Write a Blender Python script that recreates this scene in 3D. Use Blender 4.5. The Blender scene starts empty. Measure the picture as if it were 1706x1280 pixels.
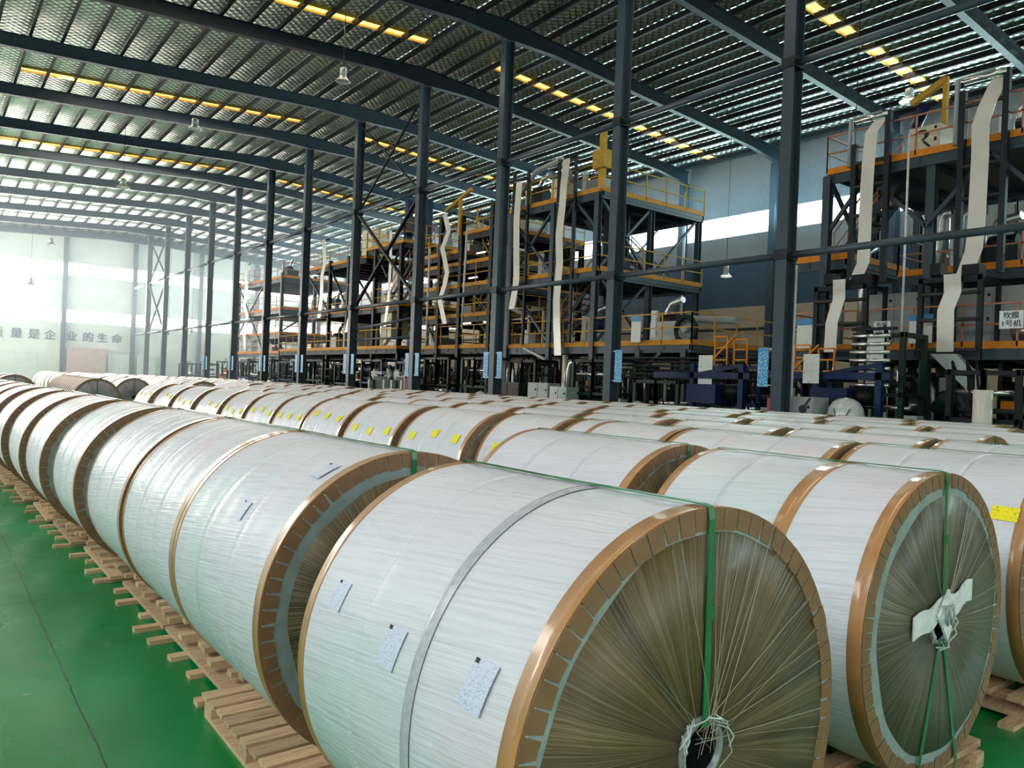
import bpy, math, random
from mathutils import Vector, Matrix
random.seed(7)
PI = math.pi
S = bpy.context.scene
COL = S.collection

# ------------------------------------------------------------------ camera
H = 1.88
YAW = math.radians(37.5)
RHO = math.atan(0.0396)
f = Vector((math.sin(YAW), math.cos(YAW), 0))
r0 = Vector((math.cos(YAW), -math.sin(YAW), 0))
z = Vector((0, 0, 1))
rt = r0 * math.cos(RHO) + z * math.sin(RHO)
up = -r0 * math.sin(RHO) + z * math.cos(RHO)
cd = bpy.data.cameras.new('camera')
cam = bpy.data.objects.new('camera', cd)
COL.objects.link(cam)
cam.matrix_world = Matrix(((rt.x, up.x, -f.x, 0), (rt.y, up.y, -f.y, 0), (rt.z, up.z, -f.z, H), (0, 0, 0, 1)))
cd.sensor_width = 36.0
cd.lens = 36.0 * 1281 / 1706
cd.clip_start = 0.05
cd.clip_end = 300
S.camera = cam

# ------------------------------------------------------------------ world, exposure, daylight
S.view_settings.view_transform = 'Standard'
S.view_settings.look = 'None'
S.view_settings.gamma = 1.0
S.view_settings.use_curve_mapping = False
S.view_settings.exposure = 0.13
W = bpy.data.worlds.new('sky')
S.world = W
W.use_nodes = True
W.node_tree.nodes['Background'].inputs[0].default_value = (0.75, 0.88, 1.0, 1)
W.node_tree.nodes['Background'].inputs[1].default_value = 1.0
S.cycles.max_bounces = 6
S.cycles.diffuse_bounces = 4
S.cycles.glossy_bounces = 3
S.cycles.caustics_reflective = False
S.cycles.caustics_refractive = False
S.cycles.sample_clamp_indirect = 6


def area(name, loc, rot, sx, sy, power, color, spread=180):
    d = bpy.data.lights.new(name, 'AREA')
    d.shape = 'RECTANGLE'; d.size = sx; d.size_y = sy
    d.energy = power; d.color = color; d.spread = math.radians(spread)
    o = bpy.data.objects.new(name, d); COL.objects.link(o)
    o.location = loc; o.rotation_euler = rot
    return o


# lamps at the window strips, plus added fill from unseen left and back openings
area('fill_left_side', (-7.6, 14, 7.6), (0, -PI / 2 + 0.55, 0), 4.5, 46, 1450, (0.93, 0.97, 1.0), 115)  # unseen side light, tilted and narrowed to fall on the rolls
area('fill_behind_camera', (4, -9.6, 4.6), (PI / 2 - .25, 0, 0), 22, 5.0, 250, (0.95, 0.97, 1.0), 120)  # added fill from behind the camera, source out of view
area('daylight_end_windows', (12, 84.2, 8.8), (-PI / 2 - .12, 0, 0), 40, 5.5, 9000, (1.0, 0.97, 0.90))
area('fill_far_left', (-7.6, 63, 6.2), (0, -PI / 2 - 0.25, 0), 7.0, 38, 10500, (1.0, 0.96, 0.86))  # added to brighten the end wall and warm the left roof
area('daylight_right_windows', (33.4, 36, 10.7), (0, PI / 2 + .45, 0), 1.3, 90, 7500, (0.62, 0.95, 0.95), 150)

# ------------------------------------------------------------------ materials
def nt(name):
    m = bpy.data.materials.new(name); m.use_nodes = True
    n = m.node_tree.nodes; l = m.node_tree.links
    return m, n, l, n['Principled BSDF']


def N(n, t, **k):
    x = n.new(t)
    for a, b in k.items():
        setattr(x, a, b)
    return x


def ramp(n, pts, interp='LINEAR'):
    x = n.new('ShaderNodeValToRGB'); e = x.color_ramp.elements
    x.color_ramp.interpolation = interp
    while len(e) < len(pts):
        e.new(0.5)
    for q, (p, c) in zip(e, pts):
        q.position = p; q.color = (c[0], c[1], c[2], 1)
    return x


def simple(name, col, rough=0.5, metal=0.0, var=0.15, scale=6.0, bump=0.0, coat=0.0, spec=0.5):
    m, n, l, b = nt(name)
    tc = N(n, 'ShaderNodeTexCoord'); no = N(n, 'ShaderNodeTexNoise'); no.inputs['Scale'].default_value = scale
    no.inputs['Detail'].default_value = 4
    l.new(tc.outputs['Object'], no.inputs['Vector'])
    lo = [c * (1 - var) for c in col]; hi = [min(1, c * (1 + var)) for c in col]
    rp = ramp(n, [(0.3, lo), (0.7, hi)])
    l.new(no.outputs['Fac'], rp.inputs['Fac']); l.new(rp.outputs['Color'], b.inputs['Base Color'])
    b.inputs['Roughness'].default_value = rough; b.inputs['Metallic'].default_value = metal
    b.inputs['Specular IOR Level'].default_value = spec
    if coat:
        b.inputs['Coat Weight'].default_value = coat; b.inputs['Coat Roughness'].default_value = 0.12
    if bump:
        bp = N(n, 'ShaderNodeBump'); bp.inputs['Strength'].default_value = bump; bp.inputs['Distance'].default_value = 0.01
        l.new(no.outputs['Fac'], bp.inputs['Height']); l.new(bp.outputs['Normal'], b.inputs['Normal'])
    return m


def emis(name, col, st):
    m, n, l, b = nt(name)
    b.inputs['Base Color'].default_value = (0.8, 0.8, 0.8, 1)
    b.inputs['Emission Color'].default_value = (*col, 1); b.inputs['Emission Strength'].default_value = st
    b.inputs['Roughness'].default_value = 0.5
    return m


def mat_wrap():
    m, n, l, b = nt('stretch_wrapped_white_paper')
    uv = N(n, 'ShaderNodeUVMap'); oi = N(n, 'ShaderNodeObjectInfo')
    mp = N(n, 'ShaderNodeMapping'); mp.inputs['Rotation'].default_value = (0, 0, 0.13)
    l.new(uv.outputs['UV'], mp.inputs['Vector'])
    sc = N(n, 'ShaderNodeVectorMath', operation='MULTIPLY'); sc.inputs[1].default_value = (85, 2.2, 1)
    l.new(mp.outputs['Vector'], sc.inputs[0])
    ad = N(n, 'ShaderNodeVectorMath', operation='ADD'); l.new(sc.outputs[0], ad.inputs[0])
    rv = N(n, 'ShaderNodeCombineXYZ'); ml = N(n, 'ShaderNodeMath', operation='MULTIPLY'); ml.inputs[1].default_value = 50
    l.new(oi.outputs['Random'], ml.inputs[0]); l.new(ml.outputs[0], rv.inputs[2]); l.new(rv.outputs[0], ad.inputs[1])
    n1 = N(n, 'ShaderNodeTexNoise'); n1.inputs['Scale'].default_value = 1.0; n1.inputs['Detail'].default_value = 3
    l.new(ad.outputs[0], n1.inputs['Vector'])
    # coarser crumple
    sc2 = N(n, 'ShaderNodeVectorMath', operation='MULTIPLY'); sc2.inputs[1].default_value = (16, 3.0, 1)
    mp2 = N(n, 'ShaderNodeMapping'); mp2.inputs['Rotation'].default_value = (0, 0, -0.25)
    l.new(uv.outputs['UV'], mp2.inputs['Vector']); l.new(mp2.outputs['Vector'], sc2.inputs[0])
    ad2 = N(n, 'ShaderNodeVectorMath', operation='ADD'); l.new(sc2.outputs[0], ad2.inputs[0]); l.new(rv.outputs[0], ad2.inputs[1])
    n2 = N(n, 'ShaderNodeTexNoise'); n2.inputs['Scale'].default_value = 0.5; n2.inputs['Detail'].default_value = 6
    n2.inputs['Distortion'].default_value = 0.8
    l.new(ad2.outputs[0], n2.inputs['Vector'])
    n3 = N(n, 'ShaderNodeTexNoise'); n3.inputs['Scale'].default_value = 1.4; n3.inputs['Detail'].default_value = 2
    a3 = N(n, 'ShaderNodeVectorMath', operation='ADD'); l.new(uv.outputs['UV'], a3.inputs[0]); l.new(rv.outputs[0], a3.inputs[1])
    l.new(a3.outputs[0], n3.inputs['Vector'])
    tint = ramp(n, [(0.30, (0.60, 0.68, 0.69)), (0.46, (0.66, 0.67, 0.71)), (0.62, (0.68, 0.68, 0.73)), (0.80, (0.73, 0.62, 0.66))])  # faint pink and teal film sheen put into the colour
    l.new(n3.outputs['Fac'], tint.inputs['Fac'])
    st = ramp(n, [(0.30, (0.72, 0.74, 0.75)), (0.52, (0.95, 0.95, 0.95)), (0.72, (1, 1, 1))])
    l.new(n1.outputs['Fac'], st.inputs['Fac'])
    mx = N(n, 'ShaderNodeMix', data_type='RGBA', blend_type='MULTIPLY'); mx.inputs[0].default_value = 0.55
    l.new(tint.outputs['Color'], mx.inputs[6]); l.new(st.outputs['Color'], mx.inputs[7])
    l.new(mx.outputs[2], b.inputs['Base Color'])
    b.inputs['Roughness'].default_value = 0.48
    b.inputs['Coat Weight'].default_value = 0.35; b.inputs['Coat Roughness'].default_value = 0.28
    m1 = N(n, 'ShaderNodeMath', operation='MULTIPLY'); m1.inputs[1].default_value = 0.5; l.new(n1.outputs['Fac'], m1.inputs[0])
    m2 = N(n, 'ShaderNodeMath', operation='ADD'); l.new(m1.outputs[0], m2.inputs[0]); l.new(n2.outputs['Fac'], m2.inputs[1])
    bp = N(n, 'ShaderNodeBump'); bp.inputs['Strength'].default_value = 0.55; bp.inputs['Distance'].default_value = 0.012
    l.new(m2.outputs[0], bp.inputs['Height']); l.new(bp.outputs['Normal'], b.inputs['Normal'])
    l.new(bp.outputs['Normal'], b.inputs['Coat Normal'])
    return m


def mat_board(name, dark, mid, light, line=0.5):
    """end board seen through radial strands of stretch film; local centre (0, y, .7)"""
    m, n, l, b = nt(name)
    tc = N(n, 'ShaderNodeTexCoord'); sx = N(n, 'ShaderNodeSeparateXYZ'); l.new(tc.outputs['Object'], sx.inputs[0])
    zz = N(n, 'ShaderNodeMath', operation='SUBTRACT'); zz.inputs[1].default_value = 0.70; l.new(sx.outputs[2], zz.inputs[0])
    at = N(n, 'ShaderNodeMath', operation='ARCTAN2'); l.new(sx.outputs[0], at.inputs[0]); l.new(zz.outputs[0], at.inputs[1])
    # the strands cross the hub off centre, so shear the angle with radius
    cx = N(n, 'ShaderNodeCombineXYZ'); l.new(sx.outputs[0], cx.inputs[0]); l.new(zz.outputs[0], cx.inputs[1])
    ln = N(n, 'ShaderNodeVectorMath', operation='LENGTH'); l.new(cx.outputs[0], ln.inputs[0])
    oi = N(n, 'ShaderNodeObjectInfo')
    off = N(n, 'ShaderNodeMath', operation='MULTIPLY'); off.inputs[1].default_value = 40; l.new(oi.outputs['Random'], off.inputs[0])
    nn = N(n, 'ShaderNodeTexNoise'); nn.inputs['Scale'].default_value = 2.0; l.new(tc.outputs['Object'], nn.inputs['Vector'])
    wob = N(n, 'ShaderNodeMath', operation='MULTIPLY'); wob.inputs[1].default_value = 0.07; l.new(nn.outputs['Fac'], wob.inputs[0])
    a2 = N(n, 'ShaderNodeMath', operation='ADD'); l.new(at.outputs[0], a2.inputs[0]); l.new(wob.outputs[0], a2.inputs[1])
    def strand(freq, rad, detail):
        c = N(n, 'ShaderNodeCombineXYZ')
        u = N(n, 'ShaderNodeMath', operation='MULTIPLY'); u.inputs[1].default_value = freq; l.new(a2.outputs[0], u.inputs[0])
        v = N(n, 'ShaderNodeMath', operation='MULTIPLY'); v.inputs[1].default_value = rad; l.new(ln.outputs['Value'], v.inputs[0])
        l.new(u.outputs[0], c.inputs[0]); l.new(v.outputs[0], c.inputs[1]); l.new(off.outputs[0], c.inputs[2])
        t = N(n, 'ShaderNodeTexNoise'); t.inputs['Scale'].default_value = 1; t.inputs['Detail'].default_value = detail
        l.new(c.outputs[0], t.inputs['Vector']); return t
    s1 = strand(70, 1.2, 4); s2 = strand(6, .8, 3); s3 = strand(150, .8, 2)
    base = ramp(n, [(0.34, dark), (0.6, mid)]); l.new(s2.outputs['Fac'], base.inputs['Fac'])
    lr = ramp(n, [(0.50, (0, 0, 0)), (0.66, (line, line, line))]); l.new(s1.outputs['Fac'], lr.inputs['Fac'])
    lr2 = ramp(n, [(0.62, (0, 0, 0)), (0.70, (line, line, line))]); l.new(s3.outputs['Fac'], lr2.inputs['Fac'])
    mm = N(n, 'ShaderNodeMath', operation='MAXIMUM'); l.new(lr.outputs['Color'], mm.inputs[0]); l.new(lr2.outputs['Color'], mm.inputs[1])
    mx = N(n, 'ShaderNodeMix', data_type='RGBA'); l.new(mm.outputs[0], mx.inputs[0]); l.new(base.outputs['Color'], mx.inputs[6])
    mx.inputs[7].default_value = (*light, 1)
    l.new(mx.outputs[2], b.inputs['Base Color'])
    b.inputs['Roughness'].default_value = 0.42
    b.inputs['Coat Weight'].default_value = 0.12; b.inputs['Coat Roughness'].default_value = 0.2
    sm = N(n, 'ShaderNodeMath', operation='ADD'); l.new(s1.outputs['Fac'], sm.inputs[0]); l.new(s2.outputs['Fac'], sm.inputs[1])
    bp = N(n, 'ShaderNodeBump'); bp.inputs['Strength'].default_value = 0.5; bp.inputs['Distance'].default_value = 0.01
    l.new(sm.outputs[0], bp.inputs['Height']); l.new(bp.outputs['Normal'], b.inputs['Normal'])
    return m


def mat_wood():
    m, n, l, b = nt('rough_pallet_wood')
    tc = N(n, 'ShaderNodeTexCoord'); oi = N(n, 'ShaderNodeObjectInfo')
    mp = N(n, 'ShaderNodeMapping'); mp.inputs['Scale'].default_value = (3, 26, 26)
    l.new(tc.outputs['Object'], mp.inputs['Vector'])
    no = N(n, 'ShaderNodeTexNoise'); no.inputs['Scale'].default_value = 1.5; no.inputs['Detail'].default_value = 6; no.inputs['Distortion'].default_value = 1.0
    l.new(mp.outputs[0], no.inputs['Vector'])
    rp = ramp(n, [(0.25, (0.33, 0.20, 0.11)), (0.45, (0.55, 0.36, 0.20)), (0.75, (0.68, 0.48, 0.29))])
    l.new(no.outputs['Fac'], rp.inputs['Fac'])
    hs = N(n, 'ShaderNodeHueSaturation'); mr = N(n, 'ShaderNodeMapRange'); mr.inputs[3].default_value = 0.75; mr.inputs[4].default_value = 1.15
    l.new(oi.outputs['Random'], mr.inputs[0]); l.new(mr.outputs[0], hs.inputs['Value'])
    l.new(rp.outputs['Color'], hs.inputs['Color']); l.new(hs.outputs['Color'], b.inputs['Base Color'])
    b.inputs['Roughness'].default_value = 0.75
    bp = N(n, 'ShaderNodeBump'); bp.inputs['Strength'].default_value = 0.3; l.new(no.outputs['Fac'], bp.inputs['Height']); l.new(bp.outputs['Normal'], b.inputs['Normal'])
    return m


def mat_floor():
    m, n, l, b = nt('green_epoxy_floor_paint')
    tc = N(n, 'ShaderNodeTexCoord')
    n1 = N(n, 'ShaderNodeTexNoise'); n1.inputs['Scale'].default_value = 0.55; n1.inputs['Detail'].default_value = 5; n1.inputs['Roughness'].default_value = 0.45
    l.new(tc.outputs['Object'], n1.inputs['Vector'])
    rp = ramp(n, [(0.36, (0.0, 0.17, 0.038)), (0.58, (0.002, 0.25, 0.062)), (0.78, (0.03, 0.34, 0.13))])
    l.new(n1.outputs['Fac'], rp.inputs['Fac'])
    # chipped joint lines of the slab
    sx = N(n, 'ShaderNodeSeparateXYZ'); l.new(tc.outputs['Object'], sx.inputs[0])
    wn = N(n, 'ShaderNodeTexNoise'); wn.inputs['Scale'].default_value = 3.0; wn.inputs['Detail'].default_value = 6; l.new(tc.outputs['Object'], wn.inputs['Vector'])
    def line(sock, at, pitch, w):
        a = N(n, 'ShaderNodeMath', operation='MULTIPLY_ADD'); l.new(wn.outputs['Fac'], a.inputs[0]); a.inputs[1].default_value = 0.035
        l.new(sock, a.inputs[2])
        s = N(n, 'ShaderNodeMath', operation='SUBTRACT'); l.new(a.outputs[0], s.inputs[0]); s.inputs[1].default_value = at + 0.017
        q = N(n, 'ShaderNodeMath', operation='PINGPONG'); l.new(s.outputs[0], q.inputs[0]); q.inputs[1].default_value = pitch
        c = N(n, 'ShaderNodeMath', operation='LESS_THAN'); l.new(q.outputs[0], c.inputs[0]); c.inputs[1].default_value = w
        return c
    lx = line(sx.outputs[0], 0.75, 3.0, 0.0045); ly = line(sx.outputs[1], 7.13, 3.0, 0.006)
    mxx = N(n, 'ShaderNodeMath', operation='MAXIMUM'); l.new(lx.outputs[0], mxx.inputs[0]); l.new(ly.outputs[0], mxx.inputs[1])
    mx = N(n, 'ShaderNodeMix', data_type='RGBA'); l.new(mxx.outputs[0], mx.inputs[0]); l.new(rp.outputs['Color'], mx.inputs[6]); mx.inputs[7].default_value = (0.008, 0.045, 0.02, 1)
    l.new(mx.outputs[2], b.inputs['Base Color'])
    n2 = N(n, 'ShaderNodeTexNoise'); n2.inputs['Scale'].default_value = 0.8; n2.inputs['Detail'].default_value = 4; l.new(tc.outputs['Object'], n2.inputs['Vector'])
    rr = N(n, 'ShaderNodeMapRange'); rr.inputs[1].default_value = 0.3; rr.inputs[2].default_value = 0.7; rr.inputs[3].default_value = 0.16; rr.inputs[4].default_value = 0.42
    l.new(n2.outputs['Fac'], rr.inputs[0]); l.new(rr.outputs[0], b.inputs['Roughness'])
    n3 = N(n, 'ShaderNodeTexNoise'); n3.inputs['Scale'].default_value = 5; n3.inputs['Detail'].default_value = 3; l.new(tc.outputs['Object'], n3.inputs['Vector'])
    bp = N(n, 'ShaderNodeBump'); bp.inputs['Strength'].default_value = 0.10; bp.inputs['Distance'].default_value = 0.02
    l.new(n3.outputs['Fac'], bp.inputs['Height']); l.new(bp.outputs['Normal'], b.inputs['Normal'])
    return m


def mat_roof():
    m, n, l, b = nt('foil_roof_insulation_under_wire_mesh')
    tc = N(n, 'ShaderNodeTexCoord')
    sx = N(n, 'ShaderNodeSeparateXYZ'); l.new(tc.outputs['Object'], sx.inputs[0])
    def diag(sgn, fr):
        a = N(n, 'ShaderNodeMath', operation='MULTIPLY'); a.inputs[1].default_value = sgn; l.new(sx.outputs[1], a.inputs[0])
        c = N(n, 'ShaderNodeMath', operation='ADD'); l.new(sx.outputs[0], c.inputs[0]); l.new(a.outputs[0], c.inputs[1])
        d = N(n, 'ShaderNodeMath', operation='MULTIPLY'); d.inputs[1].default_value = fr; l.new(c.outputs[0], d.inputs[0])
        s = N(n, 'ShaderNodeMath', operation='SINE'); l.new(d.outputs[0], s.inputs[0])
        q = N(n, 'ShaderNodeMath', operation='ABSOLUTE'); l.new(s.outputs[0], q.inputs[0]); return q
    d1 = diag(1.0, 9.5); d2 = diag(-1.0, 9.5)
    mn = N(n, 'ShaderNodeMath', operation='MULTIPLY'); l.new(d1.outputs[0], mn.inputs[0]); l.new(d2.outputs[0], mn.inputs[1])
    pw = N(n, 'ShaderNodeMath', operation='POWER'); pw.inputs[1].default_value = 0.6; l.new(mn.outputs[0], pw.inputs[0])
    no = N(n, 'ShaderNodeTexNoise'); no.inputs['Scale'].default_value = 1.6; no.inputs['Detail'].default_value = 5; l.new(tc.outputs['Object'], no.inputs['Vector'])
    sm = N(n, 'ShaderNodeMath', operation='MULTIPLY_ADD'); sm.inputs[1].default_value = 0.8; l.new(no.outputs['Fac'], sm.inputs[0]); l.new(pw.outputs[0], sm.inputs[2])
    bp = N(n, 'ShaderNodeBump'); bp.invert = True; bp.inputs['Strength'].default_value = 1.0; bp.inputs['Distance'].default_value = 0.045
    l.new(sm.outputs[0], bp.inputs['Height']); l.new(bp.outputs['Normal'], b.inputs['Normal'])
    rp = ramp(n, [(0.10, (0.16, 0.18, 0.17)), (0.35, (0.80, 0.84, 0.79)), (0.9, (0.92, 0.94, 0.88))])
    l.new(pw.outputs[0], rp.inputs['Fac']); l.new(rp.outputs['Color'], b.inputs['Base Color'])
    b.inputs['Metallic'].default_value = 1.0; b.inputs['Roughness'].default_value = 0.42
    return m


def mat_sheet(name, col, freq, axis, rough=0.5, bump=0.5, var=0.08, metal=0.0):
    """corrugated cladding: ribs along z, spaced along the given axis"""
    m, n, l, b = nt(name)
    tc = N(n, 'ShaderNodeTexCoord'); wv = N(n, 'ShaderNodeTexWave'); wv.bands_direction = axis; wv.inputs['Scale'].default_value = freq
    l.new(tc.outputs['Object'], wv.inputs['Vector'])
    no = N(n, 'ShaderNodeTexNoise'); no.inputs['Scale'].default_value = 0.6; no.inputs['Detail'].default_value = 3; l.new(tc.outputs['Object'], no.inputs['Vector'])
    rp = ramp(n, [(0.3, [c * (1 - var) for c in col]), (0.7, [min(1, c * (1 + var)) for c in col])])
    l.new(no.outputs['Fac'], rp.inputs['Fac']); l.new(rp.outputs['Color'], b.inputs['Base Color'])
    bp = N(n, 'ShaderNodeBump'); bp.inputs['Strength'].default_value = bump; bp.inputs['Distance'].default_value = 0.03
    l.new(wv.outputs['Fac'], bp.inputs['Height']); l.new(bp.outputs['Normal'], b.inputs['Normal'])
    b.inputs['Roughness'].default_value = rough; b.inputs['Metallic'].default_value = metal
    return m


def mat_printed(name, paper, ink, sx_, sz_, thr=0.55):
    """a sheet with rows of tiny unreadable print"""
    m, n, l, b = nt(name)
    tc = N(n, 'ShaderNodeTexCoord'); mp = N(n, 'ShaderNodeMapping'); mp.inputs['Scale'].default_value = (sx_, sx_, sz_)
    l.new(tc.outputs['Object'], mp.inputs['Vector'])
    no = N(n, 'ShaderNodeTexNoise'); no.inputs['Scale'].default_value = 1; no.inputs['Detail'].default_value = 2; l.new(mp.outputs[0], no.inputs['Vector'])
    rp = ramp(n, [(thr - 0.02, paper), (thr + 0.03, ink)]); l.new(no.outputs['Fac'], rp.inputs['Fac'])
    l.new(rp.outputs['Color'], b.inputs['Base Color']); b.inputs['Roughness'].default_value = 0.5
    return m


M = {
    'wrap': mat_wrap(),
    'groove': simple('grey_wrapped_joint', (0.42, 0.44, 0.47), 0.4, coat=0.4, bump=0.3, scale=40),
    'tape': simple('brown_kraft_edge_band_lit', (0.44, 0.215, 0.075), 0.38, coat=0.45, var=0.12, scale=9, bump=0.25),  # lit-side tone of the kraft put into the colour
    'flap': simple('brown_kraft_flaps_shaded', (0.24, 0.125, 0.058), 0.5, coat=0.25, var=0.12, scale=11, bump=0.2),  # same kraft as the edge band, darkened for the dimmer end face
    'lining': simple('grey_green_film_lining', (0.30, 0.36, 0.35), 0.35, coat=0.4, var=0.15, scale=12, bump=0.5),
    'board': mat_board('brown_end_board_under_film', (0.060, 0.036, 0.011), (0.125, 0.080, 0.027), (0.34, 0.27, 0.15), 0.34),
    'board_green': mat_board('olive_end_board_under_film', (0.058, 0.055, 0.030), (0.105, 0.095, 0.052), (0.36, 0.36, 0.26), 0.32),
    'board_grey': mat_board('grey_end_board_under_film', (0.20, 0.21, 0.22), (0.30, 0.30, 0.31), (0.5, 0.5, 0.5), 0.3),
    'hole': simple('core_hole_shade', (0.012, 0.016, 0.016), 0.3, coat=0.3),  # near-black colour stands in for the shade inside the hollow core
    'core': simple('grey_core_sleeve', (0.25, 0.28, 0.28), 0.3, coat=0.4, bump=0.4, scale=30),
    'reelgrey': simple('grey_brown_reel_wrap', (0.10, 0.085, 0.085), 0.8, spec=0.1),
    'strand': simple('glossy_film_strand', (0.40, 0.35, 0.25), 0.25, coat=0.6),
    'filmclear': simple('crumpled_clear_film', (0.50, 0.55, 0.53), 0.2, coat=0.7, bump=0.5, scale=60),
    'strap': simple('green_polyester_strap', (0.006, 0.16, 0.045), 0.3, coat=0.5),
    'yellow': mat_printed('yellow_label_paper', (0.90, 0.76, 0.01), (0.45, 0.38, 0.01), 60, 130, 0.62),
    'white_label': mat_printed('white_label_paper', (0.64, 0.67, 0.80), (0.40, 0.43, 0.56), 150, 260, 0.58),
    'tag': simple('white_foam_strip', (0.75, 0.78, 0.76), 0.6, bump=0.4, scale=20),
    'ink': simple('dark_ink', (0.02, 0.02, 0.03), 0.6),
    'wood': mat_wood(),
    'floor': mat_floor(),
    'roof': mat_roof(),
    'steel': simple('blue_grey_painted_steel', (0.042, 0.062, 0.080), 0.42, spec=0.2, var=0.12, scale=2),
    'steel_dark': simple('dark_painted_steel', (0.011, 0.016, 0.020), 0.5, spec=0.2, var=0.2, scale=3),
    'purlin': simple('dark_purlin_steel', (0.014, 0.014, 0.015), 0.6, spec=0.2, var=0.25, scale=2),  # near-black tone on every purlin
    'wall_pale': mat_sheet('pale_grey_cladding', (0.70, 0.76, 0.74), 6.0, 'X', 0.45, 0.4),
    'wall_grey': mat_sheet('grey_cladding', (0.40, 0.44, 0.45), 4.0, 'Y', 0.45, 0.5),
    'wall_blue': mat_sheet('dark_blue_painted_band', (0.008, 0.055, 0.12), 2.0, 'Y', 0.5, 0.3),
    'wall_beige': mat_sheet('beige_lower_wall', (0.62, 0.50, 0.36), 6.0, 'Y', 0.6, 0.2),
    'window': emis('translucent_daylight_panel', (0.93, 0.98, 1.0), 5.0),
    'window_side': emis('unseen_opening_glow', (0.93, 0.98, 1.0), 0.7),  # glow put into the unseen left and back openings as fill
    'skylight': emis('yellowed_roof_light_panel', (1.0, 0.66, 0.2), 1.6),
    'amber': simple('roof_light_frame_lit_amber', (0.85, 0.55, 0.10), 0.5),  # amber light from the panes put into the frame colour
    'orange': simple('orange_safety_paint', (0.62, 0.21, 0.02), 0.6, spec=0.15),
    'rust': simple('faded_red_orange_railing', (0.42, 0.15, 0.07), 0.5),
    'ochre': simple('yellow_ochre_paint', (0.50, 0.28, 0.045), 0.6, spec=0.15),
    'amber_paint': simple('amber_orange_deck_edge_paint', (0.50, 0.22, 0.025), 0.6, spec=0.15),
    'film': simple('milky_plastic_film_web', (0.60, 0.58, 0.52), 0.35, var=0.05, scale=2, coat=0.3),
    'cabinet': simple('light_grey_cabinet_paint', (0.30, 0.33, 0.33), 0.45, var=0.06),
    'cream': simple('cream_cabinet_paint', (0.62, 0.57, 0.42), 0.45, var=0.06),
    'galv': simple('galvanised_duct_metal', (0.55, 0.56, 0.56), 0.3, metal=0.8, bump=0.2, scale=10),
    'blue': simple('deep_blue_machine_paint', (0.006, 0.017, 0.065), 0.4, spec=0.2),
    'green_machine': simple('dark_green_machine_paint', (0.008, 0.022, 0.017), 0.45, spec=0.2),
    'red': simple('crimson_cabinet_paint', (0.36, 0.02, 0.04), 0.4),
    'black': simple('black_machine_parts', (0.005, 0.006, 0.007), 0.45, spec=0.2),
    'roller': simple('chromed_roller', (0.6, 0.6, 0.6), 0.22, metal=0.9),
    'rubber': simple('dark_rubber_roller', (0.03, 0.03, 0.032), 0.4, spec=0.2),
    'banner': mat_printed('blue_hanging_banner', (0.02, 0.22, 0.46), (0.45, 0.70, 0.80), 22, 34, 0.57),
    'sign_white': mat_printed('white_notice_board_print', (0.62, 0.64, 0.60), (0.35, 0.37, 0.36), 16, 40, 0.62),
    'sign_blue': simple('blue_notice_header', (0.02, 0.20, 0.45), 0.4),
    'tube': emis('fluorescent_tube', (0.9, 0.95, 1.0), 3.0),
    'lampglass': emis('lit_lamp_lens', (0.95, 0.98, 1.0), 2.0),
    'lamp': simple('pale_lamp_housing', (0.42, 0.44, 0.40), 0.4),
    'letter': simple('dark_blue_wall_lettering', (0.008, 0.022, 0.07), 0.5),
    'bag': simple('pale_plastic_covered_sack', (0.50, 0.56, 0.54), 0.3, coat=0.6, bump=0.6, scale=5),
    'pink': simple('pinkish_roller_door_paint', (0.62, 0.40, 0.36), 0.5),
    'white_panel': simple('white_partition_panel', (0.62, 0.66, 0.66), 0.5),
}

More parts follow.
